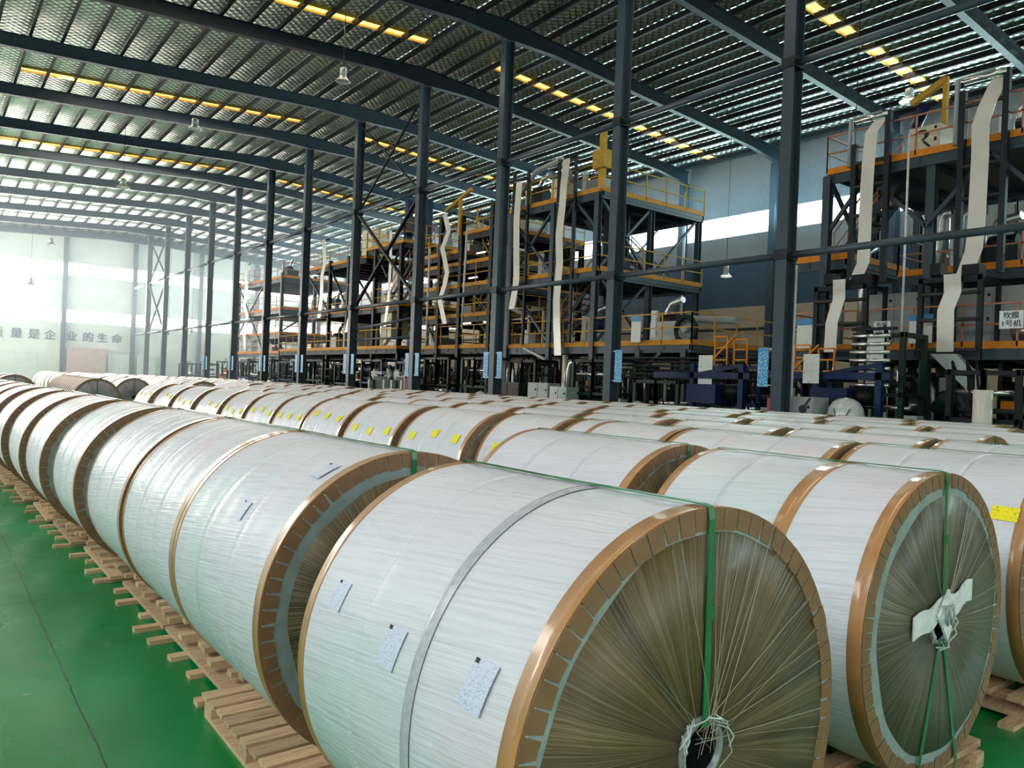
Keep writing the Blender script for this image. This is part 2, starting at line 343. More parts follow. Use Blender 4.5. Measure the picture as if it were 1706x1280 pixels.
# ------------------------------------------------------------------ mesh builder
class MB:
    def __init__(self):
        self.v = []; self.f = []; self.uv = None; self.smooth = set()

    def quadbox(self, c8):
        k = len(self.v); self.v += [tuple(p) for p in c8]
        for a in ((0, 3, 2, 1), (4, 5, 6, 7), (0, 1, 5, 4), (1, 2, 6, 5), (2, 3, 7, 6), (3, 0, 4, 7)):
            self.f.append(tuple(k + i for i in a))
        return self

    def box(self, x0, x1, y0, y1, z0, z1):
        return self.quadbox([(x0, y0, z0), (x1, y0, z0), (x1, y1, z0), (x0, y1, z0), (x0, y0, z1), (x1, y0, z1), (x1, y1, z1), (x0, y1, z1)])

    def bar(self, a, b, w, h=None, upv=(0, 0, 1)):
        h = w if h is None else h
        a = Vector(a); b = Vector(b); d = (b - a)
        if d.length < 1e-6: return self
        d.normalize(); u = Vector(upv)
        s = d.cross(u)
        if s.length < 1e-3:
            s = d.cross(Vector((1, 0, 0)))
        s.normalize(); t = s.cross(d).normalized()
        s *= w / 2; t *= h / 2
        return self.quadbox([a - s - t, a + s - t, a + s + t, a - s + t, b - s - t, b + s - t, b + s + t, b - s + t])

    def tube(self, pts, r, n=10, caps=True):
        pts = [Vector(p) for p in pts]; k0 = len(self.v)
        prev = None
        for i, p in enumerate(pts):
            d = (pts[min(i + 1, len(pts) - 1)] - pts[max(i - 1, 0)]).normalized()
            if prev is None:
                s = d.cross(Vector((0, 0, 1)))
                if s.length < 1e-3: s = d.cross(Vector((1, 0, 0)))
            else:
                s = prev - d * prev.dot(d)
                if s.length < 1e-3: s = d.cross(Vector((1, 0, 0)))
            s.normalize(); prev = s; t = d.cross(s)
            rr = r[i] if isinstance(r, (list, tuple)) else r
            for j in range(n):
                a = 2 * PI * j / n
                self.v.append(tuple(p + s * (rr * math.cos(a)) + t * (rr * math.sin(a))))
        for i in range(len(pts) - 1):
            for j in range(n):
                q = k0 + i * n + j; q2 = k0 + i * n + (j + 1) % n
                self.smooth.add(len(self.f)); self.f.append((q, q2, q2 + n, q + n))
        if caps:
            self.f.append(tuple(k0 + j for j in reversed(range(n))))
            k = k0 + (len(pts) - 1) * n
            self.f.append(tuple(k + j for j in range(n)))
        return self

    def cyl(self, a, b, r, n=16):
        return self.tube([a, b], r, n)

    def lathe_y(self, prof, cx, cz, n=64, uvr=None):
        """profile [(y, r)] revolved about the y axis through (cx, cz)"""
        k0 = len(self.v); m = len(prof)
        for (y, r) in prof:
            for j in range(n + 1):
                a = 2 * PI * j / n
                self.v.append((cx + r * math.sin(a), y, cz - r * math.cos(a)))
        if uvr: 
            if self.uv is None: self.uv = {}
        for i in range(m - 1):
            for j in range(n):
                q = k0 + i * (n + 1) + j
                if uvr:
                    y0 = prof[i][0]; y1 = prof[i + 1][0]
                    if abs(y1 - y0) < 1e-4:      # flat end faces: spread by radius
                        y0 = prof[i][1]; y1 = prof[i + 1][1]
                    u0 = 2 * PI * uvr * j / n; u1 = 2 * PI * uvr * (j + 1) / n
                    self.uv[len(self.f)] = ((u0, y0), (u1, y0), (u1, y1), (u0, y1))
                self.smooth.add(len(self.f)); self.f.append((q, q + 1, q + n + 2, q + n + 1))
        return self

    def poly(self, pts):
        k = len(self.v); self.v += [tuple(p) for p in pts]; self.f.append(tuple(range(k, k + len(pts)))); return self

    def extrude_poly(self, pts, d):
        """solid from a flat outline pushed along vector d"""
        k = len(self.v); n = len(pts); d = Vector(d)
        self.v += [tuple(p) for p in pts] + [tuple(Vector(p) + d) for p in pts]
        self.f.append(tuple(range(k, k + n))); self.f.append(tuple(reversed(range(k + n, k + 2 * n))))
        for i in range(n):
            j = (i + 1) % n
            self.f.append((k + i, k + n + i, k + n + j, k + j))
        return self

    def ribbon(self, pts, wv, th=0.006):
        """band of width vector wv following pts"""
        wv = Vector(wv)
        for a, b in zip(pts[:-1], pts[1:]):
            a = Vector(a); b = Vector(b)
            nn = (b - a).cross(wv)
            if nn.length < 1e-9: continue
            nn = nn.normalized() * th / 2
            h = wv / 2
            self.quadbox([a - h - nn, a + h - nn, a + h + nn, a - h + nn, b - h - nn, b + h - nn, b + h + nn, b - h + nn])
        return self

    def mesh(self, name, mat):
        me = bpy.data.meshes.new(name)
        me.from_pydata(self.v, [], self.f)
        if self.uv is not None:
            uvl = me.uv_layers.new(name='UVMap')
            for p in me.polygons:
                u = self.uv.get(p.index)
                if u:
                    for li, c in zip(p.loop_indices, u):
                        uvl.data[li].uv = c
        for p in me.polygons:
            if p.index in self.smooth: p.use_smooth = True
        me.materials.append(mat); me.update()
        return me

    def build(self, name, mat, parent=None, loc=None):
        o = bpy.data.objects.new(name, self.mesh(name, mat)); COL.objects.link(o)
        if parent is not None: o.parent = parent
        if loc: o.location = loc
        return o


def link(name, me, parent=None):
    o = bpy.data.objects.new(name, me); COL.objects.link(o)
    if parent is not None: o.parent = parent
    return o


def tag(o, label=None, cat=None, group=None, kind=None):
    if label: o['label'] = label
    if cat: o['category'] = cat
    if group: o['group'] = group
    if kind: o['kind'] = kind
    return o


def empty(name, loc, label, cat, group=None, rz=0):
    o = bpy.data.objects.new(name, None); COL.objects.link(o)
    o.location = loc; o.rotation_euler = (0, 0, rz); o.empty_display_size = 0.1
    return tag(o, label, cat, group)


def copy_tree(o, parent=None, kids=None):
    if kids is None:
        kids = {}
        for q in S.objects:
            if q.parent is not None: kids.setdefault(q.parent.name, []).append(q)
    c = o.copy(); COL.objects.link(c); c.parent = parent
    for ch in kids.get(o.name, []):
        copy_tree(ch, c, kids)
    return c


ORD = ['zeroth', 'first', 'second', 'third', 'fourth', 'fifth', 'sixth', 'seventh', 'eighth', 'ninth', 'tenth', 'eleventh', 'twelfth', 'thirteenth',
       'fourteenth', 'fifteenth', 'sixteenth', 'seventeenth', 'eighteenth', 'nineteenth', 'twentieth', 'twenty-first', 'twenty-second', 'twenty-third',
       'twenty-fourth', 'twenty-fifth', 'twenty-sixth', 'twenty-seventh', 'twenty-eighth', 'twenty-ninth', 'thirtieth']

# ------------------------------------------------------------------ setting
X0, X1, Y0, Y1 = -8.0, 34.0, -10.0, 85.0
RIDGE = 16.7
def roof_z(x): return 15.45 - 0.058 * abs(x - RIDGE)

def struct(name, mb, mat):
    o = mb.build(name, mat); o['kind'] = 'structure'; return o

struct('floor', MB().box(X0, X1, Y0, Y1, -0.2, 0.0), M['floor'])
rf = MB()
for xa, xb in ((X0, RIDGE), (RIDGE, X1)):
    za, zb = roof_z(xa), roof_z(xb)
    rf.quadbox([(xa, Y0, za), (xb, Y0, zb), (xb, Y1, zb), (xa, Y1, za), (xa, Y0, za + .12), (xb, Y0, zb + .12), (xb, Y1, zb + .12), (xa, Y1, za + .12)])
struct('ceiling', rf, M['roof'])

# end wall with two long daylight strips
TOP = 15.5
w = MB()
for z0, z1 in ((0, 6.15), (7.35, 10.7), (11.9, TOP)):
    w.box(X0, X1, Y1, Y1 + .2, z0, z1)
struct('wall_far', w, M['wall_pale'])
for i, (z0, z1) in enumerate(((6.15, 7.35), (10.7, 11.9))):
    struct('window_%d' % (i + 1), MB().box(X0, X1, Y1 + .02, Y1 + .1, z0, z1), M['window'])
# right wall: grey cladding, strip, grey, blue band, beige base
w = MB()
for z0, z1 in ((8.75, 10.2), (11.3, TOP)):
    w.box(X1, X1 + .2, Y0, Y1, z0, z1)
struct('wall_right', w, M['wall_grey'])
struct('window_3', MB().box(X1 + .02, X1 + .1, Y0, Y1, 10.2, 11.3), M['window'])
struct('trim_1', MB().box(X1 - .02, X1 + .2, Y0, 52.0, 6.4, 8.75), M['wall_blue'])
w = MB().box(X1, X1 + .2, Y0, Y1, 0, 6.15).box(X1, X1 + .2, 52, Y1, 7.35, 8.75).box(X1, X1 + .2, Y0, 52, 6.15, 6.4)
struct('trim_2', w, M['wall_beige'])
struct('window_4', MB().box(X1 + .02, X1 + .1, 52, Y1, 6.15, 7.35), M['window'])
# left and back walls out of view; their glowing openings are added for light
w = MB()
for z0, z1 in ((0, 2.4), (10.0, TOP)):
    w.box(X0 - .2, X0, Y0, Y1, z0, z1)
for k in range(14):
    y = Y0 + k * 7.0
    if y < Y1: w.box(X0 - .2, X0, y, min(y + 1.0, Y1), 2.4, 10.0)
struct('wall_left', w, M['wall_pale'])
struct('window_5', MB().box(X0 - .12, X0 - .05, Y0, Y1, 2.4, 10.0), M['window_side'])
w = MB().box(X0, X1, Y0 - .2, Y0, 7.0, TOP)
for xa, xb in ((-8, -5), (1, 4), (10, 13), (19, 34)):
    w.box(xa, xb, Y0 - .2, Y0, 0, 7.0)
struct('wall_back', w, M['wall_pale'])
struct('glow_panel_back', MB().box(-5, 19, Y0 - .15, Y0 - .1, 0, 7.0), M['window_side'])

# skylight strips: panes between the purlins with frames coloured amber as lit by them
PITCH = 1.05
purlin_x = [X0 + .4 + PITCH * k for k in range(int((X1 - X0 - .5) / PITCH) + 1)]
def sky_strip(n, xa, xb, y, wd):
    xs = [p for p in purlin_x if xa - PITCH / 2 < p < xb + PITCH / 2]
    mb = MB()
    for a, b in zip(xs[:-1], xs[1:]):
        mb.quadbox([(a + .06, y - wd / 2, roof_z(a) - .02), (b - .06, y - wd / 2, roof_z(b) - .02), (b - .06, y + wd / 2, roof_z(b) - .02), (a + .06, y + wd / 2, roof_z(a) - .02),
                    (a + .06, y - wd / 2, roof_z(a) + .01), (b - .06, y - wd / 2, roof_z(b) + .01), (b - .06, y + wd / 2, roof_z(b) + .01), (a + .06, y + wd / 2, roof_z(a) + .01)])
    o = struct('window_%d' % n, mb, M['skylight'])
    fr = MB()
    for s in (-1, 1):
        yy = y + s * wd / 2
        fr.quadbox([(xs[0], yy - .02, roof_z(xs[0]) - .10), (xs[-1], yy - .02, roof_z(xs[-1]) - .10), (xs[-1], yy + .02, roof_z(xs[-1]) - .10), (xs[0], yy + .02, roof_z(xs[0]) - .10),
                    (xs[0], yy - .02, roof_z(xs[0])), (xs[-1], yy - .02, roof_z(xs[-1])), (xs[-1], yy + .02, roof_z(xs[-1])), (xs[0], yy + .02, roof_z(xs[0]))])
    fr.build('window_frame', M['amber'], o)
n = 6
for y in (2.4, 14.7, 26.5, 39.3, 52.0):
    sky_strip(n, 2.8 if y > 20 else -5, 15.8, y, 0.50); n += 1
    sky_strip(n, 18.7, 33.0, y, 0.50); n += 1
    if y < 60:
        area('daylight_roof_light', (9.3, y, roof_z(9.3) - .3), (0, 0, 0), 12.5, .5, 380, (1.0, 0.90, 0.72))
        area('daylight_roof_light', (25.8, y, roof_z(25.8) - .3), (0, 0, 0), 13.5, .5, 130, (1.0, 0.90, 0.72))

# ------------------------------------------------------------------ frame of the hall
COLY = [-1.0, 5.0, 10.95, 16.8, 22.8, 28.65, 34.8, 41.05, 46.9, 53.0, 59.0, 65.4, 72.0, 78.5]
def hsec(mb, x, y, dx, fy, z0, z1, t=.025):
    mb.box(x - dx / 2, x - dx / 2 + t, y - fy / 2, y + fy / 2, z0, z1)
    mb.box(x + dx / 2 - t, x + dx / 2, y - fy / 2, y + fy / 2, z0, z1)
    mb.box(x - dx / 2 + t, x + dx / 2 - t, y - t / 2, y + t / 2, z0, z1)

for i, y in enumerate(COLY):
    if y < 8: continue
    k = i - 1
    c = empty('steel_column', (RIDGE, y, 0), 'tall blue-grey steel column beyond the paper rolls, %s from the near end' % ORD[k], 'column', 'columns down the middle of the hall')
    m_ = MB(); hsec(m_, 0, 0, .40, .30, 0.04, 14.48); m_.build('shaft', M['steel'], c)
    MB().box(-.3, .3, -.25, .25, 0, .04).build('base_plate', M['steel'], c)
    m_ = MB()
    for zz in (5.3, 9.98): m_.box(-.24, .24, -.18, .18, zz - .12, zz + .12)
    m_.build('cleat', M['steel_dark'], c)
# end-wall columns and right-wall columns
for x in (4.4, 10.6, 16.7, 23.1, 29.0):
    m_ = MB(); hsec(m_, x, Y1 - .3, .40, .35, 0, roof_z(x) - (.82 if abs(x - RIDGE) > 2 else 1.0))
    tag(m_.build('wall_column', M['steel']), 'blue-grey steel column standing against the pale end wall, %s' % {4.4: 'left of the lettering', 10.6: 'in the gap of the wall lettering', 16.7: 'right of the lettering', 23.1: 'behind the far machines', 29.0: 'nearest the right corner'}[x], 'column', 'end wall columns')
for i, y in enumerate(COLY):
    if y < 8: continue
    m_ = MB(); hsec(m_, X1 - .35, y, .45, .35, 0, roof_z(X1) - .97)
    tag(m_.build('wall_column', M['steel']), 'steel column against the right-hand wall, in line with the %s mid-hall column' % ORD[i - 1], 'column', 'right wall columns')

def rafter(y, xa, xb, name, label):
    """tapered I-section along x under the roof"""
    L = xb - xa
    mb = MB()
    st = 14
    def dep(x):
        d = .52
        d += .18 * max(0, 1 - abs(x - RIDGE) / 2.2)
        if xb > 30: d += .2 * max(0, 1 - abs(x - X1) / 2.5)
        return d
    xs = [xa + L * q / st for q in range(st)] + [xb]
    xs += [RIDGE - 2.2, RIDGE + 2.2, X1 - 2.5]
    xs = sorted(set(x for x in xs if xa <= x <= xb))
    for a, b in zip(xs[:-1], xs[1:]):
        ta, tb = roof_z(a) - .26, roof_z(b) - .26
        ba, bb = ta - dep(a), tb - dep(b)
        for (za0, za1, zb0, zb1, hw) in ((ta - .02, ta, tb - .02, tb, .12), (ba, ba + .02, bb, bb + .02, .12), (ba + .02, ta - .02, bb + .02, tb - .02, .012)):
            mb.quadbox([(a, y - hw, za0), (b, y - hw, zb0), (b, y + hw, zb0), (a, y + hw, za0), (a, y - hw, za1), (b, y - hw, zb1), (b, y + hw, zb1), (a, y + hw, za1)])
    o = mb.build(name, M['steel_dark' if y < 33 else 'steel'])  # near rafters darker than far ones: roof shade put into the colour
    return tag(o, label, 'roof beam', 'roof rafters')

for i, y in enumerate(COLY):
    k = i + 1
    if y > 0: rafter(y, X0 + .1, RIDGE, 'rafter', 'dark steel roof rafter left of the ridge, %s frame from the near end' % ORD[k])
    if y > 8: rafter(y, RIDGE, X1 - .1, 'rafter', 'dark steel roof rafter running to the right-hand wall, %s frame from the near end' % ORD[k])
rafter(Y1 - .3, X0 + .1, X1 - .1, 'rafter', 'pale blue-grey roof rafter lying along the top of the end wall')

for k, x in enumerate(purlin_x):
    zt = roof_z(x) - .02
    mb = MB().box(x - .015, x + .015, Y0 + .2, Y1 - .1, zt - .24, zt)
    mb.box(x - .09, x + .015, Y0 + .2, Y1 - .1, zt - .25, zt - .235)
    side = 'left' if x < RIDGE else 'right'
    cnt = sum(1 for p in purlin_x if (p < RIDGE) == (x < RIDGE) and abs(p - RIDGE) <= abs(x - RIDGE))
    tag(mb.build('purlin', M['purlin']), 'dark roof purlin running the length of the hall, %s on the %s of the ridge' % (ORD[cnt], side), 'purlin', 'roof purlins')

# longitudinal ties between the columns and cross bracing
for zz, nm in ((9.98, 'upper'), (5.3, 'lower')):
    cy = [y for y in COLY if y > 8]
    for i, (ya, yb) in enumerate(zip([5.0] + cy, cy + [Y1 - .4])):
        if i == 0: lb = '%s steel tie pipe running out of the picture to the right of the nearest column' % nm
        elif i == len(cy): lb = '%s steel tie pipe between the last column and the end wall' % nm
        else: lb = '%s steel tie pipe between the %s and %s columns' % (nm, ORD[i], ORD[i + 1])
        tag(MB().cyl((RIDGE, ya + .18, zz), (RIDGE, yb - .18, zz), .085, 12).build('tie_pipe', M['steel']), lb, 'tie beam', 'tie pipes between the columns')
tag(MB().cyl((RIDGE + .1, 28.7, 4.6), (RIDGE + .1, 34.8, 4.25), .06).build('tie_pipe', M['steel']), 'short sloping steel pipe below the lower tie in the cross-braced bay', 'tie beam')
tag(MB().cyl((RIDGE + .1, 28.7, 3.75), (RIDGE + .1, 34.8, 3.75), .05).build('tie_pipe', M['steel']), 'short low steel pipe near platform height in the cross-braced bay', 'tie beam')
def brace(a, b, w, label):
    tag(MB().bar(a, b, w, w * .6).build('cross_brace', M['steel_dark']), label, 'brace', 'cross braces')
for (ya, yb, za, zb, w, lb) in ((28.85, 34.6, 10.1, 14.2, .09, 'upper panel of the cross-braced bay'), (28.85, 34.6, 5.5, 9.9, .16, 'middle panel of the cross-braced bay'),
                               (72.2, 78.3, 10.2, 13.9, .12, 'upper panel of the far braced bay'), (72.2, 78.3, 5.4, 9.9, .14, 'lower panel of the far braced bay')):
    brace((RIDGE - .04, ya, za), (RIDGE - .04, yb, zb), w, 'diagonal brace rising away, in the ' + lb)
    brace((RIDGE + .06, ya, zb), (RIDGE + .06, yb, za), w, 'diagonal brace falling away, in the ' + lb)
brace((X1 - .4, 29.0, 8.0), (X1 - .4, 34.6, 12.4), .12, 'diagonal brace over the right wall window strip, rising away')
brace((X1 - .3, 29.0, 12.4), (X1 - .3, 34.6, 8.0), .12, 'diagonal brace over the right wall window strip, falling away')
tag(MB().cyl((X1 - .3, 10, 5.2), (X1 - .3, 60, 5.2), .07).build('wall_rail', M['steel_dark']), 'dark horizontal rail along the beige lower part of the right wall', 'rail')
for y, lb in ((28.2, 'beside the braced bay'), (22.0, 'behind the second column'), (46.0, 'behind the far towers')):
    dp = MB().tube([(X1 - .75, y, 12.9), (X1 - .75, y, 5.4), (X1 - .35, y - .3, 5.0)], .07, 10)
    tag(dp.build('downpipe', M['white_panel']), 'white vertical rainwater downpipe on the right wall ' + lb, 'pipe')

# wall lettering
XL = {'量': 6.85, '是': 8.25, '企': 9.55, '业': 11.35, '的': 12.75, '生': 14.0, '命': 15.3, '质': 5.35}
LN = dict(zip('质量是企业的生命', ('first, cut by the picture edge', 'second character', 'third', 'fourth, left of the wall column', 'fifth, right of the wall column', 'sixth character', 'seventh character', 'last character')))
for ch, x in XL.items():
    c = bpy.data.curves.new('wall_character', 'FONT'); c.body = ch; c.size = 1.0; c.extrude = 0.03; c.align_x = 'CENTER'; c.offset = 0.012
    t = bpy.data.objects.new('tmp', c); COL.objects.link(t)
    bpy.context.view_layer.update()
    me = bpy.data.meshes.new_from_object(t); bpy.data.objects.remove(t)
    me.materials.clear(); me.materials.append(M['letter'])
    o = bpy.data.objects.new('wall_character', me); COL.objects.link(o)
    o.rotation_euler = (PI / 2, 0, 0); o.location = (x, Y1 - .04, 4.45)
    tag(o, 'dark blue Chinese character on end wall slogan, %s' % LN[ch], 'lettering', 'slogan on the end wall')

# ------------------------------------------------------------------ paper rolls
R = 0.70
PALZ = 0.14

def wrap_mesh(L, grooves, n, Rr=R):
    """white wrapped cylinder; grooves [(y, width, depth)]"""
    ys = {0.0: Rr - .004, .012: Rr, L - .012: Rr, L: Rr - .004}
    for k in range(1, 24):
        y = L * k / 24; ys[y] = Rr + .0025 * math.sin(k * 1.7) - .001
    for (gy, gw, gd) in grooves:
        for dy, d in ((-gw * 1.3, 0), (-gw * .5, .55), (0, 1), (gw * .5, .55), (gw * 1.3, 0)):
            ys[gy + dy] = Rr - gd * d
        for y in list(ys):
            if gy - gw * 1.25 < y < gy + gw * 1.25 and not any(abs(y - (gy + q)) < 1e-6 for q in (-gw * .5, 0, gw * .5)): del ys[y]
    prof = [(y, ys[y]) for y in sorted(ys)]
    prof = [(prof[0][0], .085)] + prof + [(prof[-1][0], .085)]
    mb = MB().lathe_y(prof, 0, R, n, uvr=R)
    return mb.mesh('wrapped_paper', M['wrap'])

def flaps(nf, depth, rnd, both_y=-.005, gap=.055, Rr=R):
    mb = MB()
    for i in range(nf):
        a0 = 2 * PI * (i + .02) / nf; a1 = 2 * PI * (i + .98) / nf
        g = 2 * PI / nf * gap * rnd.choice((.3, .6, 1.0, 1.6, 2.4))
        d = depth * rnd.uniform(.92, 1.06); d2 = d * rnd.uniform(.93, 1.05)
        y = both_y - .003 * rnd.random()
        def p(r, a, yy=y): return (r * math.sin(a), yy, R - r * math.cos(a))
        am = (a0 + a1) / 2
        mb.extrude_poly([p(Rr + .003, a0), p(Rr + .003, am), p(Rr + .003, a1), p(Rr - d2, a1 - g), p(Rr - d2 * 1.01, am), p(Rr - d, a0 + g)], (0, .0025, 0))
    return mb

def ring(y0, y1, ra, rb, n):
    """hollow band r ra..rb between y0..y1"""
    return MB().lathe_y([(y0, rb), (y0, ra), (y1, ra), (y1, rb), (y0, rb)], 0, R, n)

def patch(th0, th1, y0, y1, lift, mat, name, n=6, Rr=R, skew=0.0):
    """label bent round the cylinder; th = angle from bottom, going by -x side"""
    mb = MB(); k = n
    for i in range(k):
        a = th0 + (th1 - th0) * i / k; b = th0 + (th1 - th0) * (i + 1) / k
        sa = skew * i / k; sb = skew * (i + 1) / k
        def p(t, y, r): return (-r * math.sin(t), y, R - r * math.cos(t))
        rr = Rr + lift; r2 = Rr + lift - .0015
        mb.quadbox([p(a, y0 + sa, r2), p(b, y0 + sb, r2), p(b, y1 + sb, r2), p(a, y1 + sa, r2), p(a, y0 + sa, rr), p(b, y0 + sb, rr), p(b, y1 + sb, rr), p(a, y1 + sa, rr)])
    return mb

def make_roll(kind, L, grooves, board='board', n=96, labels=None, bands=(), strap=True, detail=True, pallet=False, lining=True, white=0, seed=1, fold=0, tag_strip=False):
    rnd = random.Random(seed)
    e = bpy.data.objects.new('paper_roll', None); COL.objects.link(e)
    link('wrapped_paper', wrap_mesh(L, grooves, n), e)
    # edge bands front and rear with folded flaps
    fb = ring(-.002, .062, R - .01, R + .0045, n).build('edge_band', M['tape'], e)
    if detail:
        flaps(64, .066, rnd).build('folded_flaps', M['flap'], fb)
    else:
        flaps(40, .075, rnd, gap=.06).build('folded_flaps', M['flap'], fb)
    ring(L - .045, L + .002, R - .01, R + .0045, n).build('edge_band', M['tape'], e)
    if lining:
        lb = MB().lathe_y([(-.0025, R - .02), (-.0025, R - .20)], .0, R, n)
        lb.build('film_lining', M['lining'], e)
    ro = R - .066 - .018 * ((seed * 7) % 3)
    ox, oz = (.015 + .004 * (seed % 3), -.004) if lining else (0, 0)
    eb = MB()
    k0 = 0
    for (yy, rr) in ((.0, ro), (-.0045, ro), (-.010, .35), (-.006, .10), (.02, .086)):
        wgt = max(0, min(1, (rr - .1) / .5))
        for j in range(n + 1):
            a = 2 * PI * j / n; r2 = rr + (0.006 * math.sin(a * 5 + seed) + .004 * math.sin(a * 11)) * wgt
            eb.v.append((ox * wgt + r2 * math.sin(a), yy, R + oz * wgt - r2 * math.cos(a)))
    for i in range(4):
        for j in range(n):
            q = i * (n + 1) + j; eb.smooth.add(len(eb.f)); eb.f.append((q, q + 1, q + n + 2, q + n + 1))
    eb.build('end_board', M[board], e)
    MB().lathe_y([(L + .001, R - .02), (L + .004, .3), (L + .001, .085)], 0, R, n).build('end_board', M[board], e)
    cr = MB().lathe_y([(-.004, .098), (-.016, .090), (-.016, .080), (.0, .076)], 0, R, 32).build('core_sleeve', M['core'], e)
    MB().lathe_y([(.0, .076), (.25, .074), (.25, .0005)], 0, R, 24).build('core_hole', M['hole'], cr)
    for (y, wd) in bands:
        ring(y, y + wd, R - .01, R + .005, n).build('joint_band', M['tape'], e)
    for (gy, gw, gd) in grooves:
        if gw > .03:
            MB().lathe_y([(gy - gw * .55, R - gd * .2), (gy - gw * .3, R - gd * .2 + .006), (gy + gw * .3, R - gd * .2 + .006), (gy + gw * .55, R - gd * .2)], 0, R, n).build('joint_wrap', M['groove'], e)
        elif gw > .012 and white:
            pass
    if fold:
        fd = MB(); rf = random.Random(seed * 3)
        for q in range(fold):
            a = rf.uniform(-.8, 1.7); r1 = R - .075; c0 = (rf.uniform(-.05, .06), R + rf.uniform(-.02, .07))
            p0 = Vector((r1 * math.sin(a), -.0165, R + r1 * math.cos(a))); p1 = Vector((c0[0], -.0185, c0[1]))
            pts = [p0.lerp(p1, t) + Vector((.006 * math.sin(t * 5 + q), 0, 0)) for t in (0, .25, .5, .75, 1)]
            fd.tube(pts, rf.choice((.0007, .0009, .0014)), 4, caps=False)
        fd.build('film_strands', M['strand'], e)
        ck = MB()
        for q in range(20):
            a = rf.uniform(0, 6.28); b2 = a + rf.uniform(.3, 1.1); rr = rf.uniform(.085, .12); r3 = rf.uniform(.09, .125)
            ck.tube([(rr * math.sin(a), -.016, R + rr * math.cos(a)), ((rr + r3) / 2 * math.sin((a + b2) / 2), -.03 - .012 * rf.random(), R + (rr + r3) / 2 * math.cos((a + b2) / 2)), (r3 * math.sin(b2), -.016, R + r3 * math.cos(b2))], rf.uniform(.0015, .004), 5, caps=False)
        ck.build('crumpled_film', M['filmclear'], e)
    if strap:
        sw = .016
        T = 2 * R + .012
        mb = MB().ribbon([(0.0, -.018, R + .07), (0.0, -.016, R + .35), (0, -.014, 2 * R - .03), (0, -.008, T - .006), (0, .02, T), (0, L * .5, T - .003), (0, L - .02, T), (0, L + .008, T - .006), (0, L + .012, R + .09)], (sw * 1.6, 0, 0), .003)
        if detail:
            for s in (-1, 1):
                mb.ribbon([(s * .02, -.018, R - .07), (s * .20, -.016, .02), (s * .24, .01, -.10)], (sw * 1.5, 0, .004), .003)
            mb.box(-.016, .016, -.022, -.014, R + .38, R + .42)
        mb.build('green_strap', M['strap'], e)
    for i, (lk, t0, t1, y0, y1, sk) in enumerate(labels or ()):
        if lk == 'y':
            lo = patch(t0, t1, y0, y1, .006, None, 'yellow_label', skew=sk).build('yellow_label', M['yellow'], e)
        else:
            lo = patch(t0, t1, y0, y1, .006, None, 'paper_label', skew=sk).build('paper_label', M['white_label'], e)
            patch(t1 - (t1 - t0) * .12, t1 - (t1 - t0) * .02, y1 - (y1 - y0) * .18 + sk, y1 - (y1 - y0) * .02 + sk, .0075, None, 'mark', 2).build('label_mark', M['ink'], lo)
    if tag_strip:
        st = MB()
        pts = [(-.30 + .60 * q / 12, -.022 - .006 * math.sin(q), R + .075 + .30 * (-.3 + .6 * q / 12) * .55 + .012 * math.sin(q * 1.3)) for q in range(13)]
        st.ribbon(pts, (0, 0, .105), .006); st.build('foam_strip', M['tag'], e)
        kn = MB().extrude_poly([(0, -.045, R + .17), (-.075, -.035, R + .05), (-.015, -.05, R - .06), (.045, -.04, R - .02), (.07, -.035, R + .06)], (0, .012, 0)); kn.build('paper_knot', M['tag'], e)
        for s in (-1, 1):
            MB().tube([(s * .03 - .01, -.052, R + .10), (s * .045 - .01, -.055, R + .04), (s * .02 - .01, -.052, R + .01), (s * .0 - .01, -.052, R + .07), (s * .03 - .01, -.052, R + .10)], .006, 6).build('knot_fold', M['lining'], e)
    if pallet:
        p = pallet_simple(L)
        p.build('pallet', M['wood'], e)
    return e

def pallet_simple(L):
    mb = MB(); zt = -.001
    for k in range(7):
        y = .03 + (L - .16) * k / 6
        mb.box(-.5, .5, y, y + .10, zt - .022, zt)
    for x in (-.5, -.05, .40):
        mb.box(x, x + .10, .0, L, zt - .115, zt - .022)
    for k in range(3):
        y = .03 + (L - .16) * k / 2
        mb.box(-.5, .5, y, y + .10, zt - .139, zt - .115)
    return mb

def lab3(yc, L, th=1.85, hh=.075, kind='y', dw=.065, jit=0, rnd=random):
    out = []
    for c in yc:
        t = th + rnd.uniform(-jit, jit); out.append((kind, t, t + hh, c - dw, c + dw, 0))
    return out

def place(e, x, y, label, group, zb=PALZ):
    e.location = (x, y, zb)
    return tag(e, label, 'paper roll', group)

# --- first row, beside the green aisle
G1 = 'paper rolls in the row beside the aisle'
th = 1.35
A = make_roll('front', 1.27, [(.50, .045, .012), (.86, .014, .007)], 'board', 160,
              [('w', 1.84, 2.03, .165, .265, -.02), ('w', 1.80, 1.98, .61, .71, -.02), ('w', 1.90, 2.05, 1.03, 1.11, -.015)], seed=3, fold=20)
place(A, 1.83, 1.42, 'nearest white-wrapped paper roll at the lower middle, with wide grey joint and brown film-covered end', G1)
B = make_roll('row', 1.36, [(.47, .010, .017), (.92, .010, .017)], 'board', 160, [('w', 2.54, 2.70, .15, .25, -.02), ('w', 2.08, 2.22, .54, .62, -.01)], seed=5)
place(B, 1.83, 3.12, 'second paper roll of the aisle row, green strap folded over its rim', G1)
Cc = make_roll('row', 1.33, [(.45, .010, .017), (.88, .010, .017)], 'board', 128, None, seed=6)
place(Cc, 1.83, 4.495, 'third paper roll from the near end of the aisle row, butted against the second', G1)
